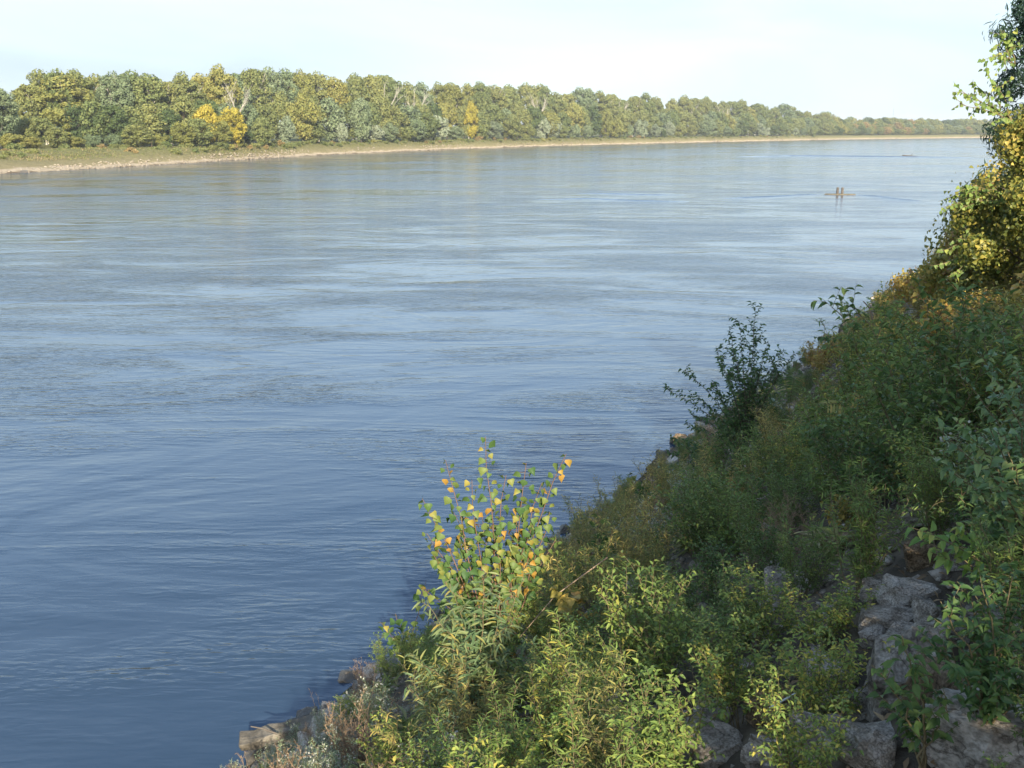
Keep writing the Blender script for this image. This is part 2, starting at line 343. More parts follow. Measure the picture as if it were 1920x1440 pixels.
def bank_w(px):            # width of the open slope between water and trees
    k = min(1, max(0, (420 - px) / 330)); k = k * k * (3 - 2 * k)
    return 8.5 + 30 * k
def far_z(px, off):
    w = bank_w(px)
    if off <= 0: return max(-3, off * .4)
    k = min(1.0, off / w)
    return 4.6 * (k ** .8) + max(0, off - w) * .004
def far_bank():
    offs = [-12, -4, -1, 0, 1, 2, 3.5, 5, 7, 9, 12, 16, 22, 30, 42, 60, 100, 300, 1200, 4000]
    V = []
    for i, p in enumerate(fp):
        for o in offs:
            q = p + fn[i] * o
            jit = fb(q.x, q.y, .08, 3, 2) * min(1.2, max(0, o) * .12) if o < 200 else 0
            wob = fb(p.x, p.y, .03, 3, 9) * 1.6 + fb(p.x, p.y, .25, 2, 9) * .5
            z = far_z(fpx[i], o + wob if o < 40 else o) + jit * .5
            V.append((q.x, q.y, z))
    n = len(offs); Fc = []
    for i in range(NF - 1):
        for j in range(n - 1):
            k = i * n + j; Fc.append((k, k + n, k + n + 1, k + 1))
    return mesh('far_bank', V, Fc, M['far_ground'], True)
link('far_bank', far_bank(), kind='structure')

def far_at(px, off):
    """world point on the far bank, in the pixel column px, off metres inland of the waterline"""
    i = min(range(NF), key=lambda k: abs(fpx[k] - px) if k < NF - 5 else 1e9)
    j = i + 1 if fpx[i] < px else i - 1
    j = min(max(j, 0), NF - 6)
    den = fpx[j] - fpx[i]; k = 0 if abs(den) < 1e-6 else (px - fpx[i]) / den
    k = min(1, max(0, k))
    p = fp[i].lerp(fp[j], k); h = Vector((p.x, p.y, 0)).normalized()
    q2 = p + h * (off / max(.17, h.dot(fn[i])))      # straight on away from the camera until off metres inland
    return Vector((q2.x, q2.y, far_z(px, off)))

# ---------------------------------------------------------------- geometry generators
def tubes(polys, sides=4):
    """polys: list of (points, r0, r1)"""
    V = []; Fc = []
    ang = [2 * math.pi * k / sides for k in range(sides)]
    for pts, r0, r1 in polys:
        n = len(pts); base = len(V)
        for i, p in enumerate(pts):
            d = (pts[min(i + 1, n - 1)] - pts[max(i - 1, 0)])
            d = d.normalized() if d.length > 1e-9 else Vector((0, 0, 1))
            a = d.cross(Vector((.31, .9, .12))); a.normalize(); b = d.cross(a)
            r = r0 + (r1 - r0) * i / max(1, n - 1)
            for t in ang: V.append(p + (a * math.cos(t) + b * math.sin(t)) * r)
        for i in range(n - 1):
            for k in range(sides):
                q = base + i * sides; Fc.append((q + k, q + (k + 1) % sides, q + sides + (k + 1) % sides, q + sides + k))
    return V, Fc
def grow(rs, p, d, L, n, wander, trop):
    pts = [p.copy()]; d = d.normalized()
    for i in range(n):
        d = d + Vector((rs.gauss(0, wander), rs.gauss(0, wander), rs.gauss(0, wander) + trop)); d.normalize()
        p = p + d * (L / n); pts.append(p.copy())
    return pts
def pt_at(pts, t):
    x = t * (len(pts) - 1); i = min(int(x), len(pts) - 2); return pts[i].lerp(pts[i+1], x - i), (pts[i+1] - pts[i]).normalized()

# leaf outlines: +Y is the length, +Z the upper side
def outline(half, fold=.12, curl=.12):
    """half: list of (y, halfwidth) from base to tip -> folded leaf, quads either side of the midrib"""
    V = []; Fc = []
    n = len(half)
    for y, w in half: V.append((0, y, -curl * y * y - 0))
    for y, w in half: V.append((w, y, fold * w * 2 - curl * y * y))
    for y, w in half: V.append((-w, y, fold * w * 2 - curl * y * y))
    for i in range(n - 1):
        Fc.append((i, n + i, n + i + 1, i + 1)); Fc.append((i, i + 1, 2 * n + i + 1, 2 * n + i))
    return np.array(V, float), np.array(Fc)
LEAF = {
 'delta': outline([(0, .03), (.06, .40), (.30, .52), (.62, .28), (.85, .09), (1, .01)], .30, .38),
 'lance': outline([(0, .012), (.3, .085), (.65, .075), (1, .005)], .3, .28),
 'ovate': outline([(0, .02), (.28, .24), (.62, .20), (1, .01)], .38, .32),
 'small': outline([(0, .03), (.45, .20), (1, .02)], .2, .15),
 'heart': outline([(0, .05), (.1, .42), (.45, .40), (1, .01)], .15, .2),
 'clump': (np.array([(-.5, 0, 0), (.45, .08, .1), (.5, .95, -.08), (-.4, 1, .12)], float), np.array([(0, 1, 2, 3)])),
 'petal': (np.array([(-.5, -.5, 0), (.5, -.5, .1), (.5, .5, 0), (-.5, .5, .1)], float), np.array([(0, 1, 2, 3)])),
}
def leaves_mesh(name, L, shape, mat):
    """L: list of (pos, dir, normal, size)"""
    T, Fq = LEAF[shape]
    P = np.array([tuple(l[0]) for l in L]); D = np.array([tuple(l[1]) for l in L]); U = np.array([tuple(l[2]) for l in L]); s = np.array([l[3] for l in L])
    return leaves_np(name, P, D, U, s, T, Fq, mat)
def leaves_np(name, P, D, U, s, T, Fq, mat):
    D = D / (np.linalg.norm(D, axis=1, keepdims=True) + 1e-9)
    X = np.cross(D, U); X /= (np.linalg.norm(X, axis=1, keepdims=True) + 1e-9)
    Z = np.cross(X, D)
    n, k = len(P), len(T)
    V = P[:, None, :] + s[:, None, None] * (T[None, :, 0, None] * X[:, None, :] + T[None, :, 1, None] * D[:, None, :] + T[None, :, 2, None] * Z[:, None, :])
    Fc = (Fq[None, :, :] + (np.arange(n) * k)[:, None, None]).reshape(-1, Fq.shape[1])
    return mesh(name, V.reshape(-1, 3), Fc, mat, False)

def plant(seed, nstem=5, H=1.0, spread=.35, base_r=.08, nb=7, bl=.4, b0=.2, nsub=0, sl_=.15, step=.05, size=.05, wander=.1, trop=.05, bangle=.9, sr=.006, opposite=False, droop=0.0, leaf_t0=.15, hvar=.3, taper=.6):
    rs = random.Random(seed); polys = []; twigs = []; L = []
    for k in range(nstem):
        a = rs.uniform(0, 6.283); hh = H * rs.uniform(1 - hvar, 1)
        b = Vector((math.cos(a), math.sin(a), 0)) * rs.uniform(0, base_r)
        d = Vector((math.cos(a) * rs.uniform(.2, 1) * spread, math.sin(a) * rs.uniform(.2, 1) * spread, 1))
        pts = grow(rs, b + Vector((0, 0, -.05)), d, hh, 7, wander, trop)
        polys.append((pts, sr, sr * .25)); twigs.append((pts, b0, hh))
        for j in range(nb):
            t = b0 + (1 - b0) * (j + rs.random() * .7) / nb
            p, dd = pt_at(pts, min(t, .98)); a2 = j * 2.4 + rs.uniform(-.5, .5)
            side = Vector((math.cos(a2), math.sin(a2), 0)) * bangle + dd * .6 + Vector((0, 0, .2 - droop))
            bb = bl * (1 - taper * t) * rs.uniform(.6, 1.1)
            bp = grow(rs, p, side, bb, 4, wander, trop - droop * .3)
            polys.append((bp, sr * .5, sr * .15)); twigs.append((bp, leaf_t0, bb))
            for q in range(nsub):
                t2 = .25 + .7 * (q + rs.random() * .6) / nsub; p2, d2 = pt_at(bp, min(t2, .98))
                sd_ = Vector((rs.gauss(0, 1), rs.gauss(0, 1), rs.gauss(0, .5) + .3)).normalized() * .9 + d2 * .7
                sp_ = grow(rs, p2, sd_, sl_ * rs.uniform(.5, 1.1), 3, wander, trop - droop * .3)
                polys.append((sp_, sr * .3, sr * .12)); twigs.append((sp_, .1, sl_))
    for pts, t0, ln in twigs:
        m = max(1, int(ln * (1 - t0) / step)); side = 1
        for i in range(m):
            t = t0 + (1 - t0) * (i + rs.random() * .5) / m
            p, d = pt_at(pts, min(t, .999))
            for rep in range(2 if opposite else 1):
                side = -side
                x = d.cross(Vector((0, 0, 1))); 
                if x.length < .1: x = Vector((rs.gauss(0, 1), rs.gauss(0, 1), 0))
                x.normalize(); rr = rs.uniform(-.9, .9)
                o = (Matrix.Rotation(rr, 3, d) @ x) * side
                ld = o * rs.uniform(.7, 1) + d * rs.uniform(.3, .8) + Vector((0, 0, rs.gauss(0, .2) - droop))
                nn = Vector((rs.gauss(0, .35), rs.gauss(0, .35), 1))
                L.append((p, ld.normalized(), nn, size * rs.uniform(.6, 1.15)))
    return polys, L
def plant_data(nm, polys, L, shape, lm, sm, sides=3):
    V, Fc = tubes(polys, sides)
    return mesh(nm + '_stems', V, Fc, sm, True), leaves_mesh(nm + '_leaves', L, shape, lm)

# ---------------------------------------------------------------- trees of the far bank
def crown_mesh(name, seed, H, R, z0, nblob, nleaf, size, mat, droop=0.0, up=0.0, tall=1.0, blobr=(.22, .40)):
    """crown between z0 and H, radius R; leaf clumps sit on the skins of many smaller lobes"""
    r = np.random.RandomState(seed); P = []; D = []; U = []; SZ = []
    cz = (z0 + H) / 2; hz = (H - z0) / 2
    for b in range(nblob):
        while True:
            q = r.uniform(-1, 1, 3)
            if np.linalg.norm(q) < 1: break
        q = q / np.linalg.norm(q) * (np.linalg.norm(q) ** .45) * .80
        w = 1 - .25 * max(0, q[2]) - .15 * max(0, -q[2])
        c = np.array([q[0] * R * w, q[1] * R * w, cz + q[2] * hz])
        br = R * r.uniform(*blobr); n = int(nleaf / nblob)
        d = r.normal(size=(n, 3)); d /= np.linalg.norm(d, axis=1, keepdims=True)
        rad = br * (1 - .30 * r.rand(n) ** 3)
        rad = rad * (1 + .25 * np.sin(d[:, 0] * 5 + b) * np.cos(d[:, 1] * 4 + b * 2))
        p = c + d * rad[:, None] * np.array([1, 1, .85 * tall])
        P.append(p); t_ = np.cross(d, r.normal(size=(n, 3))); t_ /= np.linalg.norm(t_, axis=1, keepdims=True) + 1e-9; dd = t_ + d * .25 + r.normal(size=(n, 3)) * .2; dd[:, 2] += up * .6 - droop; D.append(dd); U.append(d + r.normal(size=(n, 3)) * .42 + np.array([0, -0.0, .15])); SZ.append(size * r.uniform(.55, 1.25, n))
    P = np.concatenate(P); P[:, 2] = np.maximum(P[:, 2], .15)
    T, Fq = LEAF['clump']
    return leaves_np(name, P, np.concatenate(D), np.concatenate(U), np.concatenate(SZ), T, Fq, mat)
def trunk_mesh(name, seed, H, z0, R, mat, r0=.35, nl=9, reach=.85, sides=5):
    rs = random.Random(seed); polys = []
    pts = grow(rs, Vector((0, 0, -.3)), Vector((rs.gauss(0, .06), rs.gauss(0, .06), 1)), H * .8, 8, .05, .03); polys.append((pts, r0, r0 * .25))
    for k in range(nl):
        t = .25 + .65 * k / nl; p, d = pt_at(pts, t); a = k * 2.4 + rs.random()
        bp = grow(rs, p, Vector((math.cos(a) * .7, math.sin(a) * .7, 1.0)), R * reach * rs.uniform(.7, 1.3), 5, .09, .08)
        polys.append((bp, r0 * .42 * (1 - t * .5), r0 * .07))
        for q in range(3):
            p2, d2 = pt_at(bp, .4 + .2 * q); a2 = rs.uniform(0, 6.28)
            polys.append((grow(rs, p2, d2 + Vector((math.cos(a2), math.sin(a2), .4)) * .6, R * .4, 3, .12, .06), r0 * .13, r0 * .03))
    V, Fc = tubes(polys, sides); return mesh(name, V, Fc, mat, True)

SHAPES = {}   # built at real size: broad front trees ~12 m, tall cottonwoods ~26 m
for i in range(4):
    SHAPES['round', i] = dict(H=13, tr=trunk_mesh('round_trunk', 40 + i, 11, 1, 4.5, M['bark_dark'], .22), args=dict(seed=10 + i, H=13, R=5.4, z0=.2, nblob=60, nleaf=8500, size=.40, blobr=(.15, .34)))
for i in range(2):
    SHAPES['willow', i] = dict(H=12, tr=trunk_mesh('willow_trunk', 60 + i, 10, 1, 4, M['bark_dark'], .2), args=dict(seed=30 + i, H=12, R=4.6, z0=.1, nblob=32, nleaf=6200, size=.48, droop=.9, tall=1.5, blobr=(.22, .36)))
for i in range(4):
    SHAPES['tall', i] = dict(H=27, tr=trunk_mesh('tall_trunk', 80 + i, 26, 9, 7, M['bark_pale'], .42, 12, 1.1), args=dict(seed=50 + i, H=27, R=7.6, z0=6.0, nblob=85, nleaf=12000, size=.50, up=.1, blobr=(.12, .27)))
CROWNS = {}
def crown(shape, col):
    k = (shape, col)
    if k not in CROWNS:
        CROWNS[k] = crown_mesh('crown_' + shape[0], mat=CM[col], **SHAPES[shape]['args'])
    return CROWNS[k]
KIND = {'round': ('round_tree', 'round'), 'willow': ('willow_tree', 'drooping'), 'tall': ('cottonwood_tree', 'tall')}
rt = random.Random(7)
def far_tree(shape, col, px, off, top_y, place, wide=1.0, label=None, idx=None):
    idx = rt.randrange(4 if shape != 'willow' else 2) if idx is None else idx
    key = (shape, idx); p = far_at(px, off)
    d = ray(px, top_y); t = p.y / d.y; topz = EYE + d.z * t
    H = max(3.0, topz - p.z); sc = H / SHAPES[key]['H'] / (.98)
    # a tree that has to be much lower or taller than its kind keeps a natural breadth
    sw = (sc ** .65) * wide
    nm, adj = KIND[shape]
    o = thing(nm, 'x', 'tree', p, rt.uniform(0, 6.28), 'trees of the wooded far bank', (sw, sw, sc))
    link('trunk', SHAPES[key]['tr'], o); link('crown', crown(key, col), o)
    if label: o['label'] = label
    else: number_later(o, '%s %s tree %s' % (adj, col, place), px)
    return o
sky_px = [(-300, 120), (-100, 140), (62, 150), (90, 132), (190, 130), (262, 133), (310, 142), (340, 128), (420, 124), (500, 119), (560, 127), (640, 134), (710, 130), (760, 146), (800, 144), (880, 152), (985, 154), (1000, 162), (1100, 163), (1180, 174), (1230, 180), (1310, 176), (1360, 186), (1420, 190), (1520, 202), (1545, 210), (1560, 219), (1650, 221), (1830, 224), (2100, 228)]
def skyline(px):
    for a, b in zip(sky_px[:-1], sky_px[1:]):
        if a[0] <= px <= b[0]: return a[1] + (b[1] - a[1]) * (px - a[0]) / (b[0] - a[0])
    return sky_px[0][1] if px < 0 else 225
def shore_y(px): 
    return proj(far_at(px, 0))[1]
def zone(px): 
    return 'left' if px < 480 else 'middle' if px < 1000 else 'right' if px < 1560 else 'distant'
ZP = {'left': 'over the grassy slope', 'middle': 'mid-stretch', 'right': 'farther right', 'distant': 'on the low distant bend'}
SPECIAL = [(440, 16), (392, 8), (572, 14), (540, 18), (678, 22), (643, 16), (884, 10), (1135, 16)]
def clear_of(px): return all(abs(px - a) > b for a, b in SPECIAL)
# back row of tall cottonwoods
x = 66.0; k = 0
while x < 1550:
    dpx = 60 if x < 700 else 52 if x < 1000 else 42 if x < 1300 else 30
    y = skyline(x) + rt.uniform(-5, 10)
    c = rt.choices(['olive green', 'mid green', 'yellow green', 'grey green', 'russet brown'], [7, 4, 1.6, 2, .12])[0]
    far_tree('tall', c, x, bank_w(x) + rt.uniform(24, 34), y, 'in the back row ' + ZP[zone(x)], rt.uniform(.85, 1.3))
    if k % 2 == 0: far_tree('tall', rt.choice(['olive green', 'mid green']), x + dpx * .5, bank_w(x) + rt.uniform(42, 55), y + rt.uniform(0, 10), 'in the last row ' + ZP[zone(x)])
    x += dpx * rt.uniform(.42, .66); k += 1
# middle row
x = 75.0
while x < 1555:
    dpx = 62 if x < 700 else 50 if x < 1000 else 38 if x < 1300 else 26
    a, b = skyline(x), shore_y(x); y = a + (b - a) * rt.uniform(.28, .42)
    c = rt.choices(['olive green', 'mid green', 'dark green', 'grey green', 'yellow green'], [4, 4, 2, 2, 1.2])[0]
    if min(abs(x - 440), abs(x - 572)) < 14: x += 8; continue
    far_tree('round', c, x, bank_w(x) + rt.uniform(7, 14), y, 'in the mid row ' + ZP[zone(x)], rt.uniform(.9, 1.5))
    x += dpx * rt.uniform(.42, .66)
# front row down to the grass
x = 30.0
while x < 1555:
    dpx = 62 if x < 700 else 50 if x < 1000 else 36 if x < 1300 else 24
    a, b = skyline(x), shore_y(x); y = a + (b - a) * rt.uniform(.46, .68)
    sh = rt.choices(['round', 'willow'], [3, 1.3])[0]
    c = rt.choices(['mid green', 'grey green', 'olive green', 'dark green', 'yellow green'], [4, 4 if x > 560 else 1.5, 3, 1.3, 1.2])[0]
    if x > 570 and rt.random() < .15: c = 'silver green'
    if not clear_of(x): x += 6; continue
    far_tree(sh, c, x, bank_w(x) + rt.uniform(-1, 4), y, 'in the front row ' + ZP[zone(x)], rt.uniform(.95, 1.5))
    x += dpx * rt.uniform(.5, .75)
# the distant bend
x = 1545.0
while x < 1900:
    for off, dy in ((2, 17), (14, 9), (40, 0)):
        c = rt.choices(['mid green', 'olive green', 'grey green', 'yellow green', 'russet brown', 'dark green'], [4, 4, 2, 2.2, 1.6, 1])[0]
        far_tree('round', c, x + rt.uniform(-4, 4), bank_w(x) + off, skyline(x) + dy + rt.uniform(-2, 4), {2: 'in the front', 14: 'in the middle', 40: 'at the back'}[off] + ' of the distant bend', 1.35)
    x += rt.uniform(5.5, 8.5)
# the ones that stand out
far_tree('tall', 'grey green', 8, 46, 152, '', 1.0, 'slender loose-crowned cottonwood standing alone at the left edge')
far_tree('tall', 'grey green', -45, 50, 140, '', 1.0, 'second loose cottonwood, just outside the left edge')
far_tree('round', 'grey green', -20, 44, 215, '', .9, 'low round tree at the foot of the lone left cottonwood')
far_tree('round', 'olive green', 62, 46, 222, '', .8, 'low olive bush filling the gap beside the lone left cottonwood')
far_tree('round', 'grey green', 18, 70, 205, '', 1.3, 'low grey-green tree behind the foot of the lone left cottonwood')
far_tree('round', 'mid green', 44, 78, 212, '', 1.3, 'low green tree in the gap right of the lone left cottonwood')
far_tree('tall', 'yellow green', 130, 62, 134, '', 1.5, 'broad yellowing tree at the left end of the tall wood', 2)
far_tree('round', 'bright yellow', 440, bank_w(440) + 1, 199, '', .95, 'bright yellow tree, the most vivid one on the far bank')
far_tree('round', 'bright yellow', 392, bank_w(392) + 4, 193, '', .8, 'small bright yellow crown left of the most vivid yellow tree')
far_tree('round', 'yellow green', 572, bank_w(572) + 2, 172, '', .95, 'yellow green tree behind the silvery leaning willow')
far_tree('willow', 'silver green', 540, bank_w(540) + 0, 216, '', .8, 'silvery pale willow drooping towards the beach')
far_tree('round', 'yellow green', 455, bank_w(455) + -1, 256, '', .5, 'small yellow bush under the most vivid yellow tree')
far_tree('round', 'grey green', 678, bank_w(678) + 0, 180, '', .8, 'big blue-green tree with deep shade on its right side')
far_tree('willow', 'silver green', 643, bank_w(643) + -0.5, 230, '', .7, 'pale willow left of the big blue-green tree')
far_tree('round', 'grey green', 780, bank_w(780) + -0.5, 222, '', 1.2, 'wide grey-green willow hanging to the beach')
far_tree('round', 'bright yellow', 884, bank_w(884) + 3, 190, '', .65, 'yellow crown rising above the grey-green front trees')
far_tree('round', 'yellow green', 1135, bank_w(1135) + 3, 202, '', .8, 'light yellow tree in the wood right of centre')
far_tree('round', 'dark green', 1245, bank_w(1245) + -1, 243, '', .6, 'small dark bush at the edge of the beach')
# bare pale trees
def bare(seed, H):
    rs = random.Random(seed); polys = []
    tr = grow(rs, Vector((0, 0, 0)), Vector((.05, 0, 1)), H * .5, 5, .05, .02); polys.append((tr, .24, .17))
    for k in range(8):
        a = k * 2.1 + rs.random(); p, d = pt_at(tr, .7 + .3 * rs.random())
        b = grow(rs, p, Vector((math.cos(a) * .75, math.sin(a) * .4, 1)), H * rs.uniform(.35, .55), 6, .07, .08); polys.append((b, .11, .03))
        for q in range(6):
            p2, d2 = pt_at(b, rs.uniform(.3, .95)); polys.append((grow(rs, p2, d2 + Vector((rs.gauss(0, .6), rs.gauss(0, .4), .3)), H * .15, 4, .1, .05), .045, .02))
    V, Fc = tubes(polys, 5); return mesh('bare_branches', V, Fc, M['bark_pale'], True)
BARE = [bare(3, 20), bare(5, 20)]
for i, (px, off, ty, lb) in enumerate([(441, 23, 150, 'leafless pale-barked tree above the most vivid yellow crown'), (782, 24, 165, 'leafless pale tree in the wood left of centre'), (1003, 24, 172, 'leafless pale grey tree in the wood at the centre'), (728, 26, 152, 'bare pale limbs high on the skyline left of centre'), (1300, 20, 205, 'bare pale trunk in the receding wood at right'), (1160, 24, 188, 'leafless tree in the wood right of centre'), (1350, 20, 196, 'slim bare trunk among the right-hand trees')]):
    p = far_at(px, bank_w(px) + off - 8); d = ray(px, ty); topz = EYE + d.z * p.y / d.y; sc = (topz - p.z) / 20
    o = thing('bare_tree', lb, 'tree', p, 0, 'bare trees in the wood', sc)
    link('branches', BARE[i % 2], o)

# shrubs fringing the beach and grass as stuff
bush_data = [crown_mesh('bush', seed=200 + i, H=2.6, R=2.0, z0=-.2, nblob=12, nleaf=700, size=.30, mat=CM[c]) for i, c in enumerate(['mid green', 'olive green', 'yellow green', 'russet brown'])]
bn = ['green', 'olive', 'yellow', 'brown']
x = 5.0
while x < 1540:
    i = rt.choices([0, 1, 2, 3], [3, 4, 1.5, 1])[0]
    w = bank_w(x); off = w * rt.uniform(.42, .98) if x < 420 else w * rt.uniform(.6, 1.05)
    p = far_at(x, off); s_ = rt.uniform(.5, 1.05)
    o = link('bush', bush_data[i], None, None, 'x', 'bush', 'low bushes along the far beach')
    o.location = p; o.rotation_euler = (0, 0, rt.uniform(0, 6)); o.scale = (s_, s_, s_ * .9)
    number_later(o, 'low %s bush on far bank grass %s' % (bn[i], {'left': 'at left', 'middle': 'in the middle', 'right': 'farther right', 'distant': 'x'}[zone(x)]), x)
    x += rt.uniform(5, 13)
def grass_far():
    r = np.random.RandomState(5); P = []
    for i in range(NF - 6):
        px = fpx[i]
        if px < -300 or px > 1560: continue
        w = bank_w(px); n = int(200 * (w / 15) * (1 if px < 900 else .5))
        o = w * (.36 + .7 * r.rand(n)) ; a = r.rand(n) * 6
        tdir = Vector((fn[i].y, -fn[i].x, 0))
        for k in range(n):
            q = fp[i] + fn[i] * o[k] + tdir * a[k]; P.append((q.x, q.y, far_z(px, o[k]) - .1))
    P = np.array(P); n = len(P)
    D = r.normal(size=(n, 3)) * .45; D[:, 2] = 1; U = r.normal(size=(n, 3)); U[:, 2] = .3
    T, Fq = LEAF['clump']; T = T * np.array([.35, 1, 1])
    return leaves_np('far_grass', P, D, U, r.uniform(.2, .6, n), T, Fq, M['grass'])
link('grass', grass_far(), kind='stuff', label='rough yellow-green grass on the far bank slope')
def beach_stones():
    r = np.random.RandomState(8); V = []; Fc = []
    base = np.array([(-1, 0, 0), (1, 0, 0), (0, -1, 0), (0, 1, 0), (0, 0, 1), (0, 0, -1)], float) * .5
    tri = np.array([(0, 2, 4), (2, 1, 4), (1, 3, 4), (3, 0, 4), (2, 0, 5), (1, 2, 5), (3, 1, 5), (0, 3, 5)])
    P = []; Sz = []
    for i in range(NF - 6):
        px = fpx[i]
        if px < -200 or px > 1700: continue
        n = 26 if px < 900 else 12; tdir = Vector((fn[i].y, -fn[i].x, 0))
        for k in range(n):
            o = -.8 + 3.6 * r.rand() ** 1.3 * (1 + bank_w(px) / 30); q = fp[i] + fn[i] * o + tdir * r.rand() * 6
            P.append((q.x, q.y, far_z(px, o) + .02)); Sz.append(r.uniform(.25, .9))
    P = np.array(P); n = len(P); Sz = np.array(Sz)
    ang = r.rand(n) * 6.28; c, s = np.cos(ang), np.sin(ang)
    B = base[None] * (Sz[:, None] * r.uniform(.6, 1.4, (n, 1)))[:, :, None] * np.array([1.3, 1, .7]) + r.normal(size=(n, 6, 3)) * .05
    X = B[..., 0] * c[:, None] - B[..., 1] * s[:, None]; Y = B[..., 0] * s[:, None] + B[..., 1] * c[:, None]
    B = np.stack([X, Y, B[..., 2]], -1) + P[:, None, :]
    return mesh('beach_stones', B.reshape(-1, 3), (tri[None] + (np.arange(n) * 6)[:, None, None]).reshape(-1, 3), M['beach_stone'])
link('beach_stones', beach_stones(), kind='stuff', label='pale rubble stones along the far waterline')

# low point of land and dark snags at the far left edge of the water
def blob_rock(seed, jag=.35, sub=3):
    rs = random.Random(seed); bm = bmesh.new()
    for k in range(16):
        v = Vector((rs.uniform(-1, 1), rs.uniform(-1, 1), rs.uniform(-1, 1))); v = Vector((math.copysign(abs(v.x) ** .5, v.x), math.copysign(abs(v.y) ** .5, v.y), math.copysign(abs(v.z) ** .5, v.z)))
        bm.verts.new(v * .5)
    r = bmesh.ops.convex_hull(bm, input=bm.verts)
    dead = set(g for g in r['geom_interior'] + r['geom_unused'] if isinstance(g, bmesh.types.BMVert)) | set(v for v in bm.verts if not v.link_faces)
    bmesh.ops.delete(bm, geom=list(dead), context='VERTS')
    bmesh.ops.triangulate(bm, faces=bm.faces)
    bmesh.ops.subdivide_edges(bm, edges=bm.edges[:], cuts=sub, use_grid_fill=True)
    for _ in range(1): bmesh.ops.smooth_vert(bm, verts=bm.verts, factor=.3, use_axis_x=True, use_axis_y=True, use_axis_z=True)
    for v in bm.verts:
        n = mn.fractal(v.co * 2.6 + Vector((seed * 3.3, 0, 0)), .8, 2.1, 5); v.co += v.co.normalized() * (n * .10 * jag * 2.5 + (abs(mn.noise(v.co * 5 + Vector((seed, 0, 0)))) - .2) * .14 + mn.noise(v.co * 13) * .03)
    me = bpy.data.meshes.new('rock'); bm.to_mesh(me); bm.free(); return me
ROCKS = [blob_rock(i) for i in range(9)]
for m_ in ROCKS: m_.materials.append(M['rock'])
def recolor(me, mat): c = me.copy(); c.materials.clear(); c.materials.append(mat); return c
ROCKS_T = [recolor(m_, M['rock_tan']) for m_ in ROCKS[:4]]
ROCKS_W = [recolor(m_, M['wet_rock']) for m_ in ROCKS[:4]]
def rock(loc, size, rot, data, label=None, group='limestone rocks on the near bank', numbered=None, name='rock'):
    o = link(name, data, None, None, label or 'x', 'rock', group)
    o.location = loc; o.scale = size; o.rotation_euler = rot
    if numbered: number_later(o, numbered, proj(loc)[0])
    return o
p = plane_hit(45, 324); rock(p + Vector((0, 0, .1)), (2.2, 1.4, 1.0), (0, 0, .4), ROCKS_W[0], 'dark wet rock at the tip of the low point at left', 'rocks on the far shore')
p = plane_hit(64, 321); rock(p + Vector((0, 0, .2)), (1.2, 1.0, 1.2), (0, 0, 1.4), ROCKS_W[1], 'small upright dark rock near the left end of the beach', 'rocks on the far shore')

# navigation board on the far bank
p = far_at(1402, bank_w(1402) * .9)
o = thing('channel_marker', 'small white diamond marker board on a post before the far trees', 'sign', p)
V, Fc = tubes([([Vector((0, 0, -.3)), Vector((0, 0, 5.6))], .09, .09)], 6); link('post', mesh('post', V, Fc, M['steel']), o)
bm = bmesh.new(); s_ = 1.15
vs = [bm.verts.new((x_, -.12, 5.0 + z_)) for x_, z_ in ((0, -s_), (s_, 0), (0, s_), (-s_, 0))]
f = bm.faces.new(vs); ex = bmesh.ops.extrude_face_region(bm, geom=[f]); bmesh.ops.translate(bm, verts=[v for v in ex['geom'] if isinstance(v, bmesh.types.BMVert)], vec=(0, -.05, 0))
me = bpy.data.meshes.new('board'); bm.to_mesh(me); bm.free(); me.materials.append(M['white_paint']); link('board', me, o)
# two faint masts beyond the bend
for px, H, lb in ((1671, 48, 'thin lattice mast beyond the distant trees'), (1712, 30, 'shorter thin mast right of the lattice mast')):
    q = far_at(px, 400); o = thing('radio_mast', lb, 'mast', q)
    V, Fc = tubes([([Vector((dx, dy, 0)), Vector((dx * .3, dy * .3, H))], .16, .12) for dx, dy in ((.8, 0), (-.5, .7), (-.5, -.7))] + [([Vector((.8 * (1 - .7 * k / 14), 0, H * k / 14)), Vector((-.5 * (1 - .7 * k / 14), .7 * (1 - .7 * k / 14), H * (k + 1) / 14))], .06, .06) for k in range(14)], 3)
    link('lattice', mesh('lattice', V, Fc, M['steel']), o)

def haze():
    m, t, out = newmat('haze'); v = N(t, 'ShaderNodeVolumePrincipled'); v.inputs['Color'].default_value = (.86, .92, 1, 1); v.inputs['Density'].default_value = .00012
    v.inputs['Anisotropy'].default_value = 0; t.links.new(v.outputs[0], out.inputs['Volume'])
    x0, x1, y0, y1, z0, z1 = -3050, 6050, -3050, 9050, -4.8, 72
    V = [(x, y, z) for z in (z0, z1) for x, y in ((x0, y0), (x1, y0), (x1, y1), (x0, y1))]
    link('haze', mesh('haze', V, [(3, 2, 1, 0), (4, 5, 6, 7), (0, 1, 5, 4), (1, 2, 6, 5), (2, 3, 7, 6), (3, 0, 4, 7)], m), kind='stuff', label='thin river haze over the far bank')
haze()
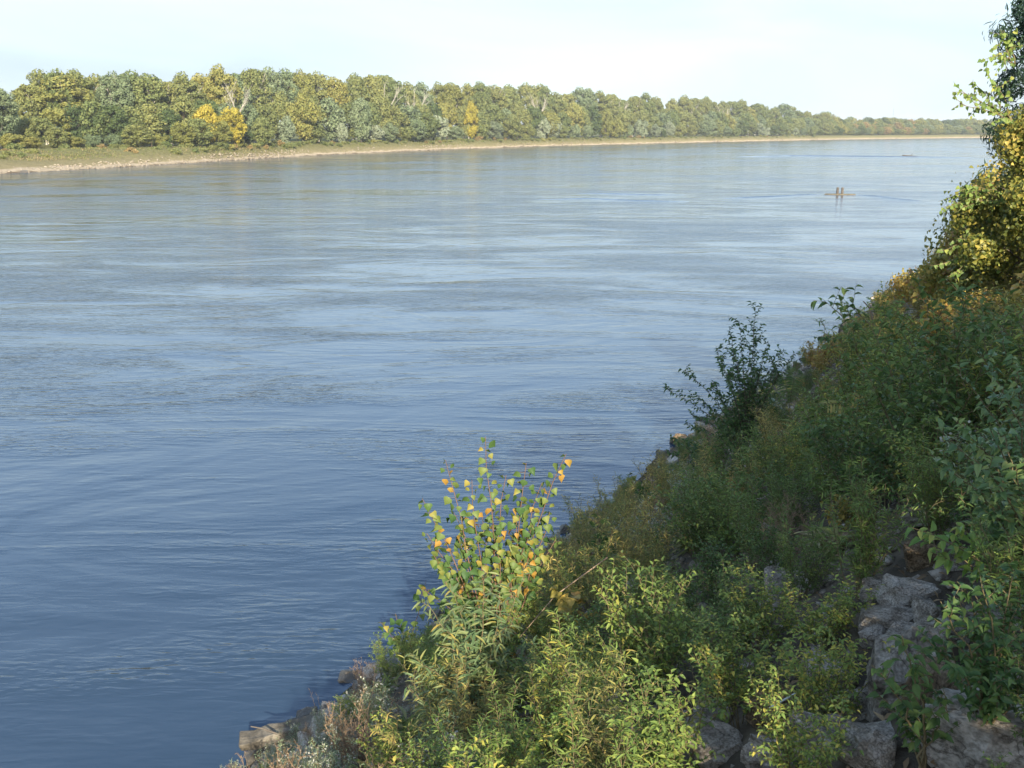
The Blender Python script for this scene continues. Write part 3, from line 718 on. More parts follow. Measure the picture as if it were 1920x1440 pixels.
# ---------------------------------------------------------------- things on the river
fl = plane_hit(1575, 365)
o = thing('mooring_float', 'low flat float with two short posts out on the river', 'float', fl, math.radians(-14))
bm = bmesh.new(); n = 28
bot = []; top = []
for k in range(n):
    a = 2 * math.pi * k / n; rx = 2.5 * (1 - .12 * abs(math.sin(2 * a))); ry = .75
    bot.append(bm.verts.new((rx * math.cos(a), ry * math.sin(a), -.1))); top.append(bm.verts.new((rx * .93 * math.cos(a), ry * .9 * math.sin(a), .13 + .03 * math.sin(a * 5))))
for k in range(n): bm.faces.new((bot[k], bot[(k+1) % n], top[(k+1) % n], top[k]))
bm.faces.new(top); me = bpy.data.meshes.new('deck'); bm.to_mesh(me); bm.free(); me.materials.append(solid('weathered_deck', [(.3, G(.10,.085,.055)), (.7, G(.20,.175,.12))], 3, .8, .2)); link('deck', me, o)
for dx in (-.42, .32):
    V, Fc = tubes([([Vector((dx, 0, .08)), Vector((dx, 0, .9)), Vector((dx, 0, 1.02))], .21, .19)], 10)
    Fc.append(tuple(len(V) - 10 + k for k in range(10))); pm = mesh('post', V, Fc, M['post_dark'], False); po = link('post', pm, o)
    V, Fc = tubes([([Vector((dx, -.02, 1.023)), Vector((dx, -.02, 1.16))], .215, .12)], 10); Fc.append(tuple(10 + k for k in range(10))); link('cap', mesh('cap', V, Fc, M['concrete']), po)
# the ridges of water thrown off the float, and an old wake across the reach
def ridge(pts_px, h, w):
    P = [plane_hit(x_, y_) for x_, y_ in pts_px]; P = densify(P, 1.0); V = []; Fc = []
    for i, q in enumerate(P):
        a = P[max(0, i-1)]; b = P[min(len(P)-1, i+1)]; d = (b - a).normalized(); nrm = Vector((-d.y, d.x, 0)); e_ = math.sin(math.pi * i / (len(P) - 1)) ** .5
        wob = fb(q.x, q.y, .15, 2, 4) * .5
        for k, (oo, zz) in enumerate(((-1, -.01), (-.4, .6), (0, 1), (.4, .6), (1, -.01))): 
            r_ = q + nrm * (oo * w + wob); V.append((r_.x, r_.y, zz * h * e_ - .004))
    for i in range(len(P) - 1):
        for k in range(4): b_ = i * 5 + k; Fc.append((b_, b_ + 1, b_ + 6, b_ + 5))
    return V, Fc
for nm, pts, h, w in (('float_wake', [(1545, 364), (1500, 365), (1450, 368), (1400, 370.5), (1350, 372)], .12, .45), ('float_wake', [(1606, 365), (1650, 368), (1690, 374), (1730, 376)], .12, .45),
                      ('boat_wake', [(1380, 294), (1480, 292.2), (1600, 293.2), (1700, 294.2), (1840, 296)], .35, 2.0), ('boat_wake', [(1000, 374), (1100, 372), (1200, 376), (1300, 378)], .10, .6), ('boat_wake', [(1080, 362), (1180, 364), (1290, 366)], .10, .6)):
    V, Fc = ridge(pts, h, w); link(nm, mesh(nm, V, Fc, M['water'], True), kind='structure')
V, Fc = tubes([(grow(random.Random(3), Vector((-3, 0, .05)), Vector((1, 0, 0)), 6, 5, .05, 0), .28, .12), ([Vector((.5, 0, .1)), Vector((1.2, .2, 1.0))], .12, .05)], 6)
o = link('drift_log', mesh('drift_log', V, Fc, M['post_dark'], True), None, None, 'dark drifting log far out on the old wake line', 'log'); o.location = plane_hit(1706, 293.5) + Vector((0, 0, .35))

# ---------------------------------------------------------------- rocks and slabs of the near bank
rr = random.Random(21)
def put_rock(px, py, w_px, h_px, kind, label, flat=.55, rz=None):
    q = hit(px, py); dist = (q - Vector((0, 0, EYE))).length; w = w_px / F * dist * 1.15; h = h_px / F * dist * 1.15
    data = rr.choice({'g': ROCKS, 't': ROCKS_T, 'w': ROCKS_W}[kind])
    return rock(q + Vector((0, 0, h * .12)), (w, w * rr.uniform(.7, .95), max(h, w * flat)), (rr.uniform(-.5, .1), rr.uniform(-.35, .1), rr.uniform(0, 6) if rz is None else rz), data, label)
BIG = [
 (1850, 1405, 230, 130, 'g', 'big grey boulder in the bottom right corner'),
 (1690, 1310, 190, 150, 'g', 'large flat-faced grey boulder below the rubble slope'),
 (1760, 1345, 130, 120, 't', 'tan brown boulder left of the dark hollow'),
 (1735, 1060, 60, 55, 't', 'rounded tan rock under the overhanging leafy branch'),
 (1785, 1065, 60, 50, 'g', 'grey rock touching the rounded tan rock'),
 (1650, 1110, 75, 40, 'g', 'small pale slab at the top of the rubble slope'),
 (1700, 1125, 80, 50, 'g', 'grey slab in the middle of the rubble slope'),
 (1665, 1165, 80, 45, 'g', 'pale broken slab below the top slabs'),
 (1735, 1165, 70, 50, 'g', 'grey block right of the pale broken slab'),
 (1640, 1200, 60, 40, 'g', 'small grey stone low on the left of the rubble slope'),
 (1700, 1205, 70, 45, 'g', 'lichen grey stone in the rubble below the slabs'),
 (1770, 1215, 90, 60, 'g', 'wide grey rock at the right of the rubble'),
 (1850, 1170, 90, 50, 'g', 'rock half hidden by the dark right-hand bush'),
 (1860, 960, 70, 50, 'g', 'pale rock at the right edge above the fern frond'),
 (1790, 1000, 50, 36, 'g', 'small pale rock beside the leafy branch'),
 (1325, 1215, 62, 45, 't', 'orange tan rock alone in the middle of the weeds'),
 (1355, 1235, 40, 30, 'g', 'small grey stone right of the orange tan rock'),
 (1380, 1280, 60, 40, 'g', 'pale bluish stone below the orange tan rock'),
 (1450, 1345, 90, 70, 't', 'yellowish block behind the white pipe'),
 (1330, 1345, 70, 50, 'g', 'pinkish grey stone left of the white pipe'),
 (1180, 1350, 80, 60, 'g', 'grey stone in the weeds at bottom centre'),
 (1160, 1400, 70, 50, 'g', 'dull stone at the bottom edge, centre'),
 (1350, 1410, 110, 60, 'g', 'flat grey stone below the white pipe'),
 (1560, 1400, 120, 70, 'g', 'wide shaded stone at the bottom right of centre'),
 (1460, 1425, 90, 60, 'g', 'grey stone on the bottom edge below the pipe'),
 (1640, 1430, 130, 70, 'g', 'grey boulder on the bottom edge beside the corner boulder'),
 (1250, 1290, 60, 36, 'g', 'small purplish grey stone in the weeds'),
 (1560, 1280, 90, 60, 'g', 'half buried stone left of the large flat-faced boulder'),
 (1600, 1345, 90, 60, 'g', 'squat stone below the half buried stone'),
]
for a in BIG: put_rock(*a)
# rubble at the waterline, bottom left
for (px, py, w, h, k, lb) in [(520, 1410, 45, 40, 'g', 'pale rock under the concrete slab end'), (485, 1425, 40, 26, 'w', 'dark wet rock in the shadow of the concrete slab'), (555, 1400, 50, 40, 'g', 'rounded grey rock right of the concrete slab'), (505, 1440, 50, 34, 'g', 'pale rock on the bottom edge at the waterline'), (575, 1432, 55, 36, 'g', 'grey rock at the bottom edge among dry stems'), (620, 1428, 46, 34, 'g', 'small rock under the dry brown weeds'), (600, 1372, 60, 34, 'g', 'rock between the slab and the pale asters'), (635, 1350, 55, 34, 'g', 'rock just above the slab under pale asters'), (690, 1300, 50, 34, 'w', 'dark rock in the asters by the water'), (735, 1255, 44, 30, 'w', 'wet rock below the pale leaning branch'), (700, 1425, 60, 44, 't', 'pinkish tan rock at the foot of the brown weeds')]:
    put_rock(px, py, w, h, k, lb)
# scattered riprap
n = 0
while n < 190:
    a = 2 + 55 * rr.random() ** 1.6; s = rr.uniform(-.3, S0 - .3) if rr.random() < .6 else rr.uniform(-.4, 1.2)
    q = ALONG * a + INL * (s - S0); z = ground_z(q.x, q.y); px, py = proj((q.x, q.y, z))
    if not (380 < px < 1960 and py < 1480): continue
    if (Vector((q.x, q.y, z)) - Vector((0, 0, EYE))).length < 3: continue
    w = rr.uniform(.12, .42) * (1 + .02 * a); n += 1
    wet = s < .15
    base = 'wet dark riprap rock at the waterline' if wet else 'grey riprap rock in the waterside weeds' if s < 2.5 else 'grey riprap rock under the bank weeds' if a > 14 else 'grey limestone rubble rock on the shaded slope'
    rock(Vector((q.x, q.y, max(z, -.05) + .02)), (w * rr.uniform(.8, 1.3), w, w * rr.uniform(.45, .8)), (rr.uniform(-.5, .5), rr.uniform(-.5, .5), rr.uniform(0, 6)), rr.choice(ROCKS_W if wet else ROCKS if rr.random() < .85 else ROCKS_T), numbered=base)
# loose stones and leaf litter between everything
def litter():
    r = random.Random(31); V = []; P = []; 
    L = []
    for k in range(26000):
        a = -1 + 45 * r.random() ** 1.5; s = r.uniform(.1, S0 + .5); q = ALONG * a + INL * (s - S0)
        L.append((Vector((q.x, q.y, ground_z(q.x, q.y) + r.uniform(.01, .05))), Vector((r.gauss(0, 1), r.gauss(0, 1), r.gauss(0, .3))).normalized(), Vector((r.gauss(0, .4), r.gauss(0, .4), 1)), r.uniform(.03, .075)))
    return leaves_mesh('leaf_litter', L, 'small', M['weed_brown'])
link('leaf_litter', litter(), kind='stuff', label='brown dead leaves littering the bank')
def gravel():
    r = np.random.RandomState(41); n = 22000
    base = np.array([(-1, 0, 0), (1, 0, 0), (0, -1, 0), (0, 1, 0), (0, 0, 1), (0, 0, -1)], float) * .5
    tri = np.array([(0, 2, 4), (2, 1, 4), (1, 3, 4), (3, 0, 4), (2, 0, 5), (1, 2, 5), (3, 1, 5), (0, 3, 5)])
    P = []
    for k in range(n):
        a = -1 + 40 * r.rand() ** 1.5; s = r.uniform(-.2, S0 + .3); q = ALONG * a + INL * (s - S0); P.append((q.x, q.y, ground_z(q.x, q.y) + .01))
    P = np.array(P); Sz = .02 + .12 * r.rand(n) ** 2.2
    B = (base[None] + r.normal(size=(n, 6, 3)) * .12) * Sz[:, None, None] * np.array([1.2, 1, .7])
    ang = r.rand(n) * 6.28; c, s = np.cos(ang), np.sin(ang)
    X = B[..., 0] * c[:, None] - B[..., 1] * s[:, None]; Y = B[..., 0] * s[:, None] + B[..., 1] * c[:, None]
    B = np.stack([X, Y, B[..., 2]], -1) + P[:, None, :]
    return mesh('rubble', B.reshape(-1, 3), (tri[None] + (np.arange(n) * 6)[:, None, None]).reshape(-1, 3), M['rock'])
link('rubble', gravel(), kind='stuff', label='small broken stones between the riprap')

# concrete slab jutting over the water, stick, pale branch, white pipe
def slab(L, Wd, T, seed):
    bm = bmesh.new(); bmesh.ops.create_cube(bm, size=1); bmesh.ops.scale(bm, vec=(L, Wd, T), verts=bm.verts)
    bmesh.ops.bevel(bm, geom=bm.edges[:], offset=.02, segments=1, affect='EDGES'); bmesh.ops.triangulate(bm, faces=bm.faces); bmesh.ops.subdivide_edges(bm, edges=[e_ for e_ in bm.edges if e_.calc_length() > .08], cuts=5, use_grid_fill=True)
    for v in bm.verts: v.co += Vector((.6, 1, 1)) * mn.fractal(v.co * 4 + Vector((seed, 0, 0)), .8, 2, 5) * .035
    me = bpy.data.meshes.new('slab'); bm.to_mesh(me); bm.free(); me.materials.append(M['concrete']); return me
a1 = plane_hit(450, 1392, .45); a2 = plane_hit(612, 1352, .62)
o = link('concrete_slab', slab((a2 - a1).length, .36, .17, 3), None, None, 'long broken concrete slab jutting over the water at bottom left', 'slab')
o.location = (a1 + a2) / 2; dv = a2 - a1; o.rotation_euler = (0, -math.asin(dv.z / dv.length), math.atan2(dv.y, dv.x))
def stick(name, pts, r0, r1, mat, label, cat, sides=6):
    V, Fc = tubes([(pts, r0, r1)], sides); o = link(name, mesh(name, V, Fc, M[mat], True), None, None, label, cat); return o
stick('stick', [plane_hit(470, 1362, .85), plane_hit(492, 1366, .8), plane_hit(520, 1376, .66)], .010, .018, 'post_dark', 'short dark stick poking up over the concrete slab', 'stick')
q = plane_hit(742, 1245, .5); stick('fallen_branch', [q, plane_hit(762, 1228, .75), plane_hit(790, 1212, 1.0), plane_hit(830, 1195, 1.2)], .035, .05, 'driftwood', 'pale stripped branch leaning out of the bushes at the waterline', 'branch')
q = hit(1440, 1368) + Vector((0, 0, .10)); q2 = hit(1507, 1342) + Vector((0, 0, .14)); stick('white_pipe', [q, q2], .0055, .0055, 'white_pipe', 'thin white pipe lying among the stones', 'pipe', 8)
q = hit(1040, 1260); stick('dead_branch', [q + Vector((-.35, 0, .35)), q + Vector((0, .1, .75)), q + Vector((.5, .1, 1.15))], .004, .007, 'stem_dry', 'dry pale branch crossing behind the orange leaves', 'branch')

# ---------------------------------------------------------------- near plants: single leaves as parts
_single = {}
def single_leaf(shape, mat, v):
    k = (shape, mat, v)
    if k not in _single:
        T, Fq = LEAF[shape]; rs = np.random.RandomState(v + 3); V = T.copy(); V[:, 2] += .10 * np.sin(V[:, 1] * 5 + v * 2) * (np.abs(V[:, 0]) + .2); V[:, 0] *= 1 + .12 * rs.uniform(-1, 1)
        if mat + '_single' not in M: M[mat + '_single'] = leafmat(mat + '_single', *LM_ARGS[M[mat].name], nscale=3, namp=.08, ki=0, ko=.93)
        _single[k] = mesh('leaf', V, Fq, M[mat + '_single'], True)
    return _single[k]
def leafy_thing(root, polys, L, shape, lm, sm, maxn=300, sides=4):
    V, Fc = tubes(polys, sides); link('stems', mesh('stems', V, Fc, M[sm], True), root)
    rs = random.Random(len(L))
    inv = None; C = Vector((0, 0, EYE)); mw = Matrix.LocRotScale(root.location, root.rotation_euler, root.scale)
    idx = list(range(len(L)))
    # the largest in view first
    idx.sort(key=lambda i: -L[i][3] / max(.3, ((mw @ L[i][0]) - C).length))
    for i in idx[:maxn]:
        p, d, n_, s_ = L[i]; d = Vector(d).normalized(); x_ = d.cross(Vector(n_)).normalized(); z_ = x_.cross(d)
        o = link('leaf', single_leaf(shape, lm, rs.randrange(4)), root)
        o.matrix_local = Matrix(((x_.x * s_, d.x * s_, z_.x * s_, p.x), (x_.y * s_, d.y * s_, z_.y * s_, p.y), (x_.z * s_, d.z * s_, z_.z * s_, p.z), (0, 0, 0, 1)))
    if len(L) > maxn: link('small_leaves', leaves_mesh('small_leaves', [L[i] for i in idx[maxn:]], shape, M[lm]), root, 'stuff')

# cottonwood sapling with broad leaves
b = hit(930, 1290)
rt_ = thing('cottonwood_sapling', 'cottonwood sapling with broad green to orange leaves in front of the water', 'sapling', b)
rs = random.Random(5); polys = []; L = []
tips = [(835, 862, .0), (912, 818, .1), (985, 868, .05), (1058, 850, .0), (790, 935, -.1), (880, 900, -.1), (950, 890, .2), (1015, 905, .1), (850, 960, .3), (905, 960, .35), (800, 1000, .2), (1000, 985, -.1), (960, 1000, .3), (830, 1060, .3), (790, 1100, .0), (1045, 1010, .2), (860, 1010, .1), (925, 985, -.15), (1030, 960, .15), (815, 1040, .15), (975, 940, .1)]
for (tx, ty, back) in tips:
    d = ray(tx, ty); t = (b.y + back) / d.y; T_ = Vector((d.x * t, d.y * t, EYE + d.z * t)) - b
    st = Vector((rs.gauss(0, .05), rs.gauss(0, .05), 0)); mid = st.lerp(T_, .5) + Vector((rs.gauss(0, .06) + T_.x * -.12, rs.gauss(0, .05), .08))
    pts = []
    for i in range(9):
        u = i / 8; pts.append(st * (1-u)**2 + mid * 2 * u * (1-u) + T_ * u * u + Vector((rs.gauss(0, .012), rs.gauss(0, .012), 0)))
    polys.append((pts, .011, .003)); nl = 54; 
    for i in range(nl):
        u = .18 + .82 * (i + rs.random() * .5) / nl
        if u < .5 and rs.random() < .35: continue
        p, dd = pt_at(pts, min(u, .999)); a = i * 2.4 + rs.random()
        o_ = Vector((math.cos(a), math.sin(a) * .8, .15)); pet = p + o_ * rs.uniform(.03, .07)
        polys.append(([p, pet], .0016, .0013))
        L.append((pet, (o_ * .5 + Vector((rs.gauss(0, .3), rs.gauss(0, .3), -.75))).normalized(), Vector((rs.gauss(0, .6), -1 + rs.gauss(0, .5), .6)), rs.uniform(.06, .112) * (1.1 - .3 * u)))
leafy_thing(rt_, polys, L, 'delta', 'cotton_leaf', 'stem_red')
# second one, low over the water at left, and third right of the first
for (px, py, tipsL, lb) in [(760, 1260, [(715, 1165, 0), (745, 1150, 0), (800, 1090, 0), (740, 1190, 0)], 'small cottonwood shoot reaching low over the water'), (1130, 1110, [(1120, 960, 0), (1150, 990, 0), (1095, 1010, 0)], 'cottonwood shoot with a few green and russet leaves right of the gap'), (1215, 980, [(1180, 885, 0), (1205, 900, 0)], 'short broad-leaved shoot at the top of the feathery bush')]:
    b = hit(px, py); o = thing('cottonwood_shoot', lb, 'sapling', b); polys = []; L = []
    for tx, ty, back in tipsL:
        d = ray(tx, ty); t = (b.y + back) / d.y; T_ = Vector((d.x * t, d.y * t, EYE + d.z * t)) - b
        pts = [T_ * (i / 7) + Vector((rs.gauss(0, .015), rs.gauss(0, .015), .12 * math.sin(math.pi * i / 7))) for i in range(8)]; polys.append((pts, .008, .003))
        for i in range(12):
            p, dd = pt_at(pts, .25 + .74 * i / 12); a = i * 2.4 + rs.random(); o_ = Vector((math.cos(a), math.sin(a) * .8, .15)); pet = p + o_ * .05; polys.append(([p, pet], .0016, .0013))
            L.append((pet, (o_ * .5 + Vector((rs.gauss(0, .3), rs.gauss(0, .3), -.75))).normalized(), Vector((rs.gauss(0, .6), -1, .6)), rs.uniform(.09, .14)))
    leafy_thing(o, polys, L, 'delta', 'cotton_leaf', 'stem_red')

# slender tall shrub against the water
def aimed(px, py, tipsL, lb, name, cat, shape, lm, sm, size, step, nsub, sl_, seed, r0=.012, curve=.1, droop=.1, maxn=300, t0=.25, depth=.25, drift=0.0, group=None):
    rs = random.Random(seed); b = hit(px, py); o = thing(name, lb, cat, b, 0, group); polys = []; L = []; tw = []
    for tx, ty in tipsL:
        d = ray(tx, ty); t = (b.y + rs.gauss(0, depth)) / d.y; T_ = Vector((d.x * t, d.y * t, EYE + d.z * t)) - b
        side = Vector((T_.x, 0, 0)); pts = []
        for i in range(10):
            u = i / 9; pts.append(T_ * u + Vector((-T_.x * curve * math.sin(math.pi * u) + rs.gauss(0, .008), rs.gauss(0, .01), curve * T_.length * .5 * math.sin(math.pi * u))))
        polys.append((pts, r0, r0 * .25)); tw.append((pts, t0, T_.length, 1))
        for q in range(nsub):
            u = t0 + (1 - t0) * (q + rs.random() * .8) / nsub; p, dd = pt_at(pts, min(u, .97)); a = rs.uniform(0, 6.28)
            sp_ = grow(rs, p, Vector((math.cos(a), math.sin(a) * .7, .55)) + dd * .5, sl_ * (1.15 - .75 * u) * rs.uniform(.6, 1.2), 4, .1, .05 - droop * .2); polys.append((sp_, r0 * .35, r0 * .12)); tw.append((sp_, .12, sl_, .8))
    for pts, ta, ln, k_ in tw:
        m_ = max(2, int(ln * (1 - ta) / step)); sd_ = 1
        for i in range(m_):
            p, d = pt_at(pts, ta + (1 - ta) * (i + rs.random() * .4) / m_); sd_ = -sd_
            x_ = d.cross(Vector((0, 0, 1))); x_ = x_.normalized() if x_.length > .1 else Vector((1, 0, 0))
            o_ = (Matrix.Rotation(rs.uniform(-1, 1), 3, d) @ x_) * sd_
            L.append((p, (o_ * .9 + d * .5 + Vector((0, 0, rs.gauss(0, .25) - droop))).normalized(), Vector((rs.gauss(0, .5), rs.gauss(-.3, .4), 1)), size * rs.uniform(.6, 1.15)))
    leafy_thing(o, polys, L, shape, lm, sm, maxn); return o
aimed(1395, 870, [(1418, 568), (1385, 600), (1440, 640), (1366, 612), (1475, 655), (1350, 680), (1275, 690), (1245, 728), (1400, 700), (1330, 720), (1300, 780), (1360, 760), (1460, 700), (1430, 740), (1405, 640), (1420, 615), (1380, 660), (1310, 745), (1345, 800), (1400, 790), (1455, 665), (1490, 660), (1375, 700), (1425, 690), (1340, 650), (1290, 800), (1320, 850), (1440, 800)],
      'slender tall shrub of small dark leaves standing against the water', 'tall_shrub', 'shrub', 'ovate', 'shrub_leaf', 'bark_dark', .084, .050, 11, .48, 11, .009, .12, .15)
aimed(1330, 905, [(1262, 822), (1255, 850), (1290, 830), (1240, 880), (1225, 905)], 'low leafy shoots left of the tall slender shrub', 'shrub_shoots', 'shrub', 'ovate', 'shrub_leaf', 'bark_dark', .085, .035, 9, .3, 12, .009)
aimed(1600, 690, [(1520, 632), (1545, 650)], 'arching vine shoot of round leaves reaching over the water', 'vine_shoot', 'vine', 'heart', 'shrub_leaf', 'stem', .14, .07, 5, .22, 13, .012, .35, .5)
aimed(1650, 640, [(1598, 618)], 'tiny leafy twig tip beside the dead twig', 'vine_shoot', 'vine', 'heart', 'shrub_leaf', 'stem', .15, .14, 1, .1, 14, .008, .2, .5, t0=.7)
b = hit(1650, 655); stick('dead_twig', [b, plane_hit(1636, 625, 5) * 0 + b + Vector((-.2, 0, .6)), b + Vector((-.35, 0, 1.0)), b + Vector((-.5, 0, 1.15))], .03, .012, 'stem_dry', 'bare dead twig sticking up from the bank edge', 'twig')
# willow shrub below the cottonwood
aimed(900, 1400, [(800, 1130), (850, 1110), (905, 1090), (950, 1120), (985, 1080), (840, 1180), (890, 1150), (940, 1190), (990, 1200), (780, 1230), (830, 1260), (880, 1230), (930, 1260), (980, 1280), (1020, 1240)],
      'narrow-leaved willow bush below the cottonwood sapling', 'willow_bush', 'bush', 'lance', 'willow_leaf', 'stem', .125, .035, 7, .35, 21, .008, .12, .35)
aimed(860, 1470, [(770, 1290), (800, 1310), (850, 1290), (900, 1320), (820, 1360), (950, 1330), (870, 1380), (920, 1400), (980, 1370), (780, 1390)],
      'lower willow bush spilling to the bottom edge', 'willow_bush', 'bush', 'lance', 'willow_leaf', 'stem', .105, .035, 7, .3, 22, .007, .12, .3)
# sunlit pale shoots
aimed(1060, 1440, [(1010, 1250), (1045, 1290), (1075, 1270), (1000, 1330), (1050, 1350), (1090, 1340), (1030, 1390)], 'bright yellow-green leafy shoots in the sun patch', 'leafy_shoots', 'shrub', 'ovate', 'bright_leaf', 'stem', .065, .035, 5, .2, 23, .006)
aimed(1010, 1460, [(930, 1350), (965, 1370), (1000, 1385), (950, 1400)], 'pale green leafy shoots near the bottom edge', 'leafy_shoots', 'shrub', 'ovate', 'bright_leaf', 'stem', .055, .035, 5, .2, 24, .006)
aimed(1080, 1230, [(1060, 1130), (1100, 1150), (1035, 1160), (1085, 1110), (1120, 1180), (1150, 1150), (1040, 1100)], 'shoots with orange autumn leaves beside the sunny gap', 'orange_shoots', 'shrub', 'heart', 'vine_orange', 'stem_red', .09, .06, 5, .22, 25, .006)
# broad-leaved bushes at the right edge, close to the camera
aimed(1930, 1150, [(1742, 850), (1760, 805), (1800, 790), (1850, 800), (1780, 880), (1830, 860), (1880, 840), (1905, 900), (1820, 920)], 'leafy bush with pale green leaves at the right edge', 'broadleaf_bush', 'bush', 'ovate', 'broad_leaf', 'stem', .064, .028, 6, .22, 31, .008, .15, .2, depth=.15)
aimed(1935, 1040, [(1800, 700), (1830, 660), (1880, 640), (1905, 690), (1850, 720), (1915, 760)], 'bluish green bush above it on the right edge', 'broadleaf_bush', 'bush', 'ovate', 'broad_leaf', 'stem', .056, .03, 6, .22, 32, .007, .15, .2, depth=.15)
aimed(1900, 1180, [(1700, 985), (1722, 1010), (1760, 1000), (1745, 1035), (1790, 980)], 'pale leafy branch overhanging the tan rock', 'leafy_branch', 'branch', 'ovate', 'bright_leaf', 'stem', .070, .03, 3, .12, 33, .006, .15, .25, t0=.55, depth=.1)
aimed(1850, 1430, [(1760, 1130), (1800, 1090), (1850, 1100), (1900, 1060), (1740, 1200), (1820, 1180), (1880, 1190), (1910, 1140), (1790, 1250), (1860, 1270), (1910, 1290)], 'dark bush of pointed leaves in front of the rubble at lower right', 'broadleaf_bush', 'bush', 'ovate', 'shrub_leaf', 'stem', .044, .022, 9, .20, 34, .007, .12, .2, depth=.12)
aimed(1730, 1450, [(1640, 1250), (1690, 1190), (1730, 1220), (1770, 1300), (1660, 1310), (1700, 1340)], 'thin dark sapling in front of the large flat-faced boulder', 'thin_sapling', 'sapling', 'ovate', 'weed_dark', 'stem', .055, .035, 6, .16, 35, .006, .1, .2, depth=.1)
# ferny sumac fronds
def fronds(px, py, tipsL, lb, mat, ll, seed):
    rs = random.Random(seed); b = hit(px, py); o = thing('sumac', lb, 'shrub', b)
    for tx, ty in tipsL:
        d = ray(tx, ty); t = (b.y + rs.gauss(0, .1)) / d.y; T_ = Vector((d.x * t, d.y * t, EYE + d.z * t)) - b
        pts = [T_ * (i / 9) + Vector((0, 0, .22 * T_.length * math.sin(math.pi * i / 9))) for i in range(10)]
        V, Fc = tubes([(pts, .006, .002)], 3); fo = link('frond_stalk', mesh('frond_stalk', V, Fc, M['stem'], True), o); L = []
        for i in range(13):
            p, dd = pt_at(pts, .3 + .69 * i / 13); x_ = dd.cross(Vector((0, -.5, 1))).normalized()
            for s_ in (-1, 1): L.append((p, (x_ * s_ + dd * .35 + Vector((0, 0, -.3))).normalized(), Vector((0, -.4, 1)), ll * (1 - .35 * abs(i - 6) / 7)))
        link('leaflets', leaves_mesh('leaflets', L, 'lance', M[mat]), fo, 'stuff')
fronds(1475, 800, [(1495, 690), (1470, 700), (1445, 760), (1430, 745)], 'feathery sumac fronds at the foot of the tall shrub', 'shrub_leaf', .22, 41)
fronds(1905, 1080, [(1830, 950), (1815, 985), (1860, 940)], 'blue-green ferny frond at the right edge', 'broad_leaf', .12, 42)
fronds(1000, 1330, [(940, 1245), (955, 1290), (1035, 1270)], 'small sumac fronds among the willow leaves', 'willow_leaf', .10, 43)
fronds(1640, 830, [(1540, 760), (1600, 740), (1570, 800)], 'sumac fronds in the mid-bank weeds', 'weed_olive', .2, 44)

# ---------------------------------------------------------------- right-hand trees
def leafy_crown_tree(px, base_t, top_px, label, name, mat, leafsize, n, seed, R, shape='heart', bark='bark_dark', low=.15, nblob=40, blobr=(.16, .34), leanx=0.0, up=0.0):
    r = np.random.RandomState(seed); d = ray(px, 700); t = base_t / d.y; x_, y_ = d.x * t, base_t; z_ = ground_z(x_, y_)
    dt = ray(*top_px); topz = EYE + dt.z * base_t / dt.y; H = topz - z_
    o = thing(name, label, 'tree', Vector((x_, y_, z_)))
    rs = random.Random(seed); polys = []
    tr = grow(rs, Vector((0, 0, -.2)), Vector((leanx, 0, 1)), H * .85, 8, .07, .04); polys.append((tr, .10, .02)); 
    for k in range(22):
        p, dd = pt_at(tr, .12 + .85 * k / 22); a = k * 2.4; bp = grow(rs, p, Vector((math.cos(a), math.sin(a), .5 + up)), R * rs.uniform(.6, 1.1), 5, .12, .03); polys.append((bp, .028, .006))
        for q in range(4):
            p2, d2 = pt_at(bp, .3 + .17 * q); polys.append((grow(rs, p2, Vector((rs.gauss(0, 1), rs.gauss(0, 1), .4)), R * .35, 4, .15, 0), .010, .003))
    V, Fc = tubes(polys, 5); link('trunk', mesh('trunk', V, Fc, M[bark], True), o)
    P = []; D = []; U = []; Z = []
    for b_ in range(nblob):
        h = low + (1 - low) * r.rand() ** .9; w = R * (1 - (.25 if R == 1.75 else .5) * max(0, h - .4) / .6) * r.uniform(.25, 1); a = r.rand() * 6.28
        c = np.array([w * math.cos(a) + leanx * h * H * .6, w * math.sin(a), h * H * .93]); br = R * r.uniform(*blobr); m_ = n // nblob
        dd = r.normal(size=(m_, 3)); dd /= np.linalg.norm(dd, axis=1, keepdims=True); rad = br * (1 - .6 * r.rand(m_) ** 1.5) * (1 + .4 * (r.rand(m_) ** 6))
        P.append(c + dd * rad[:, None]); D.append(np.cross(dd, r.normal(size=(m_, 3))) + np.array([0, 0, -.5 + up * 2.5])); U.append(dd * .9 + r.normal(size=(m_, 3)) * .5 + np.array([0, 0, .2])); Z.append(leafsize * r.uniform(.6, 1.2, m_))
    P = np.concatenate(P); T, Fq = LEAF[shape]
    me = leaves_np('crown', P, np.concatenate(D), np.concatenate(U), np.concatenate(Z), T, Fq, M[mat]); link('crown', me, o, 'stuff')
    return o
leafy_crown_tree(1918, 17.0, (1918, 190), 'yellowing vine-covered tree at the right edge, rising above the horizon', 'vine_tree', 'vine_yellow', .066, 30000, 51, 1.28, blobr=(.16, .34), nblob=56)
leafy_crown_tree(2010, 18.5, (2010, 215), 'yellow-green tree mostly outside the right edge', 'vine_tree', 'vine_yellow', .078, 12000, 52, 1.1, blobr=(.2, .4))
leafy_crown_tree(1885, 20.0, (1885, 330), 'orange and yellow vine thicket at the foot of the yellowing tree', 'vine_thicket', 'vine_yellow', .078, 16000, 53, 1.6, blobr=(.2, .38), low=.05)
leafy_crown_tree(1850, 20.0, (1845, 400), 'golden leafy thicket between the water and the vine tree', 'vine_thicket', 'vine_yellow', .08, 15000, 57, 1.35, blobr=(.2, .36), low=.05)
leafy_crown_tree(1840, 24.0, (1840, 480), 'lower golden thicket stepping down towards the water', 'vine_thicket', 'vine_orange', .085, 13000, 54, 1.6, blobr=(.2, .38), low=.05)
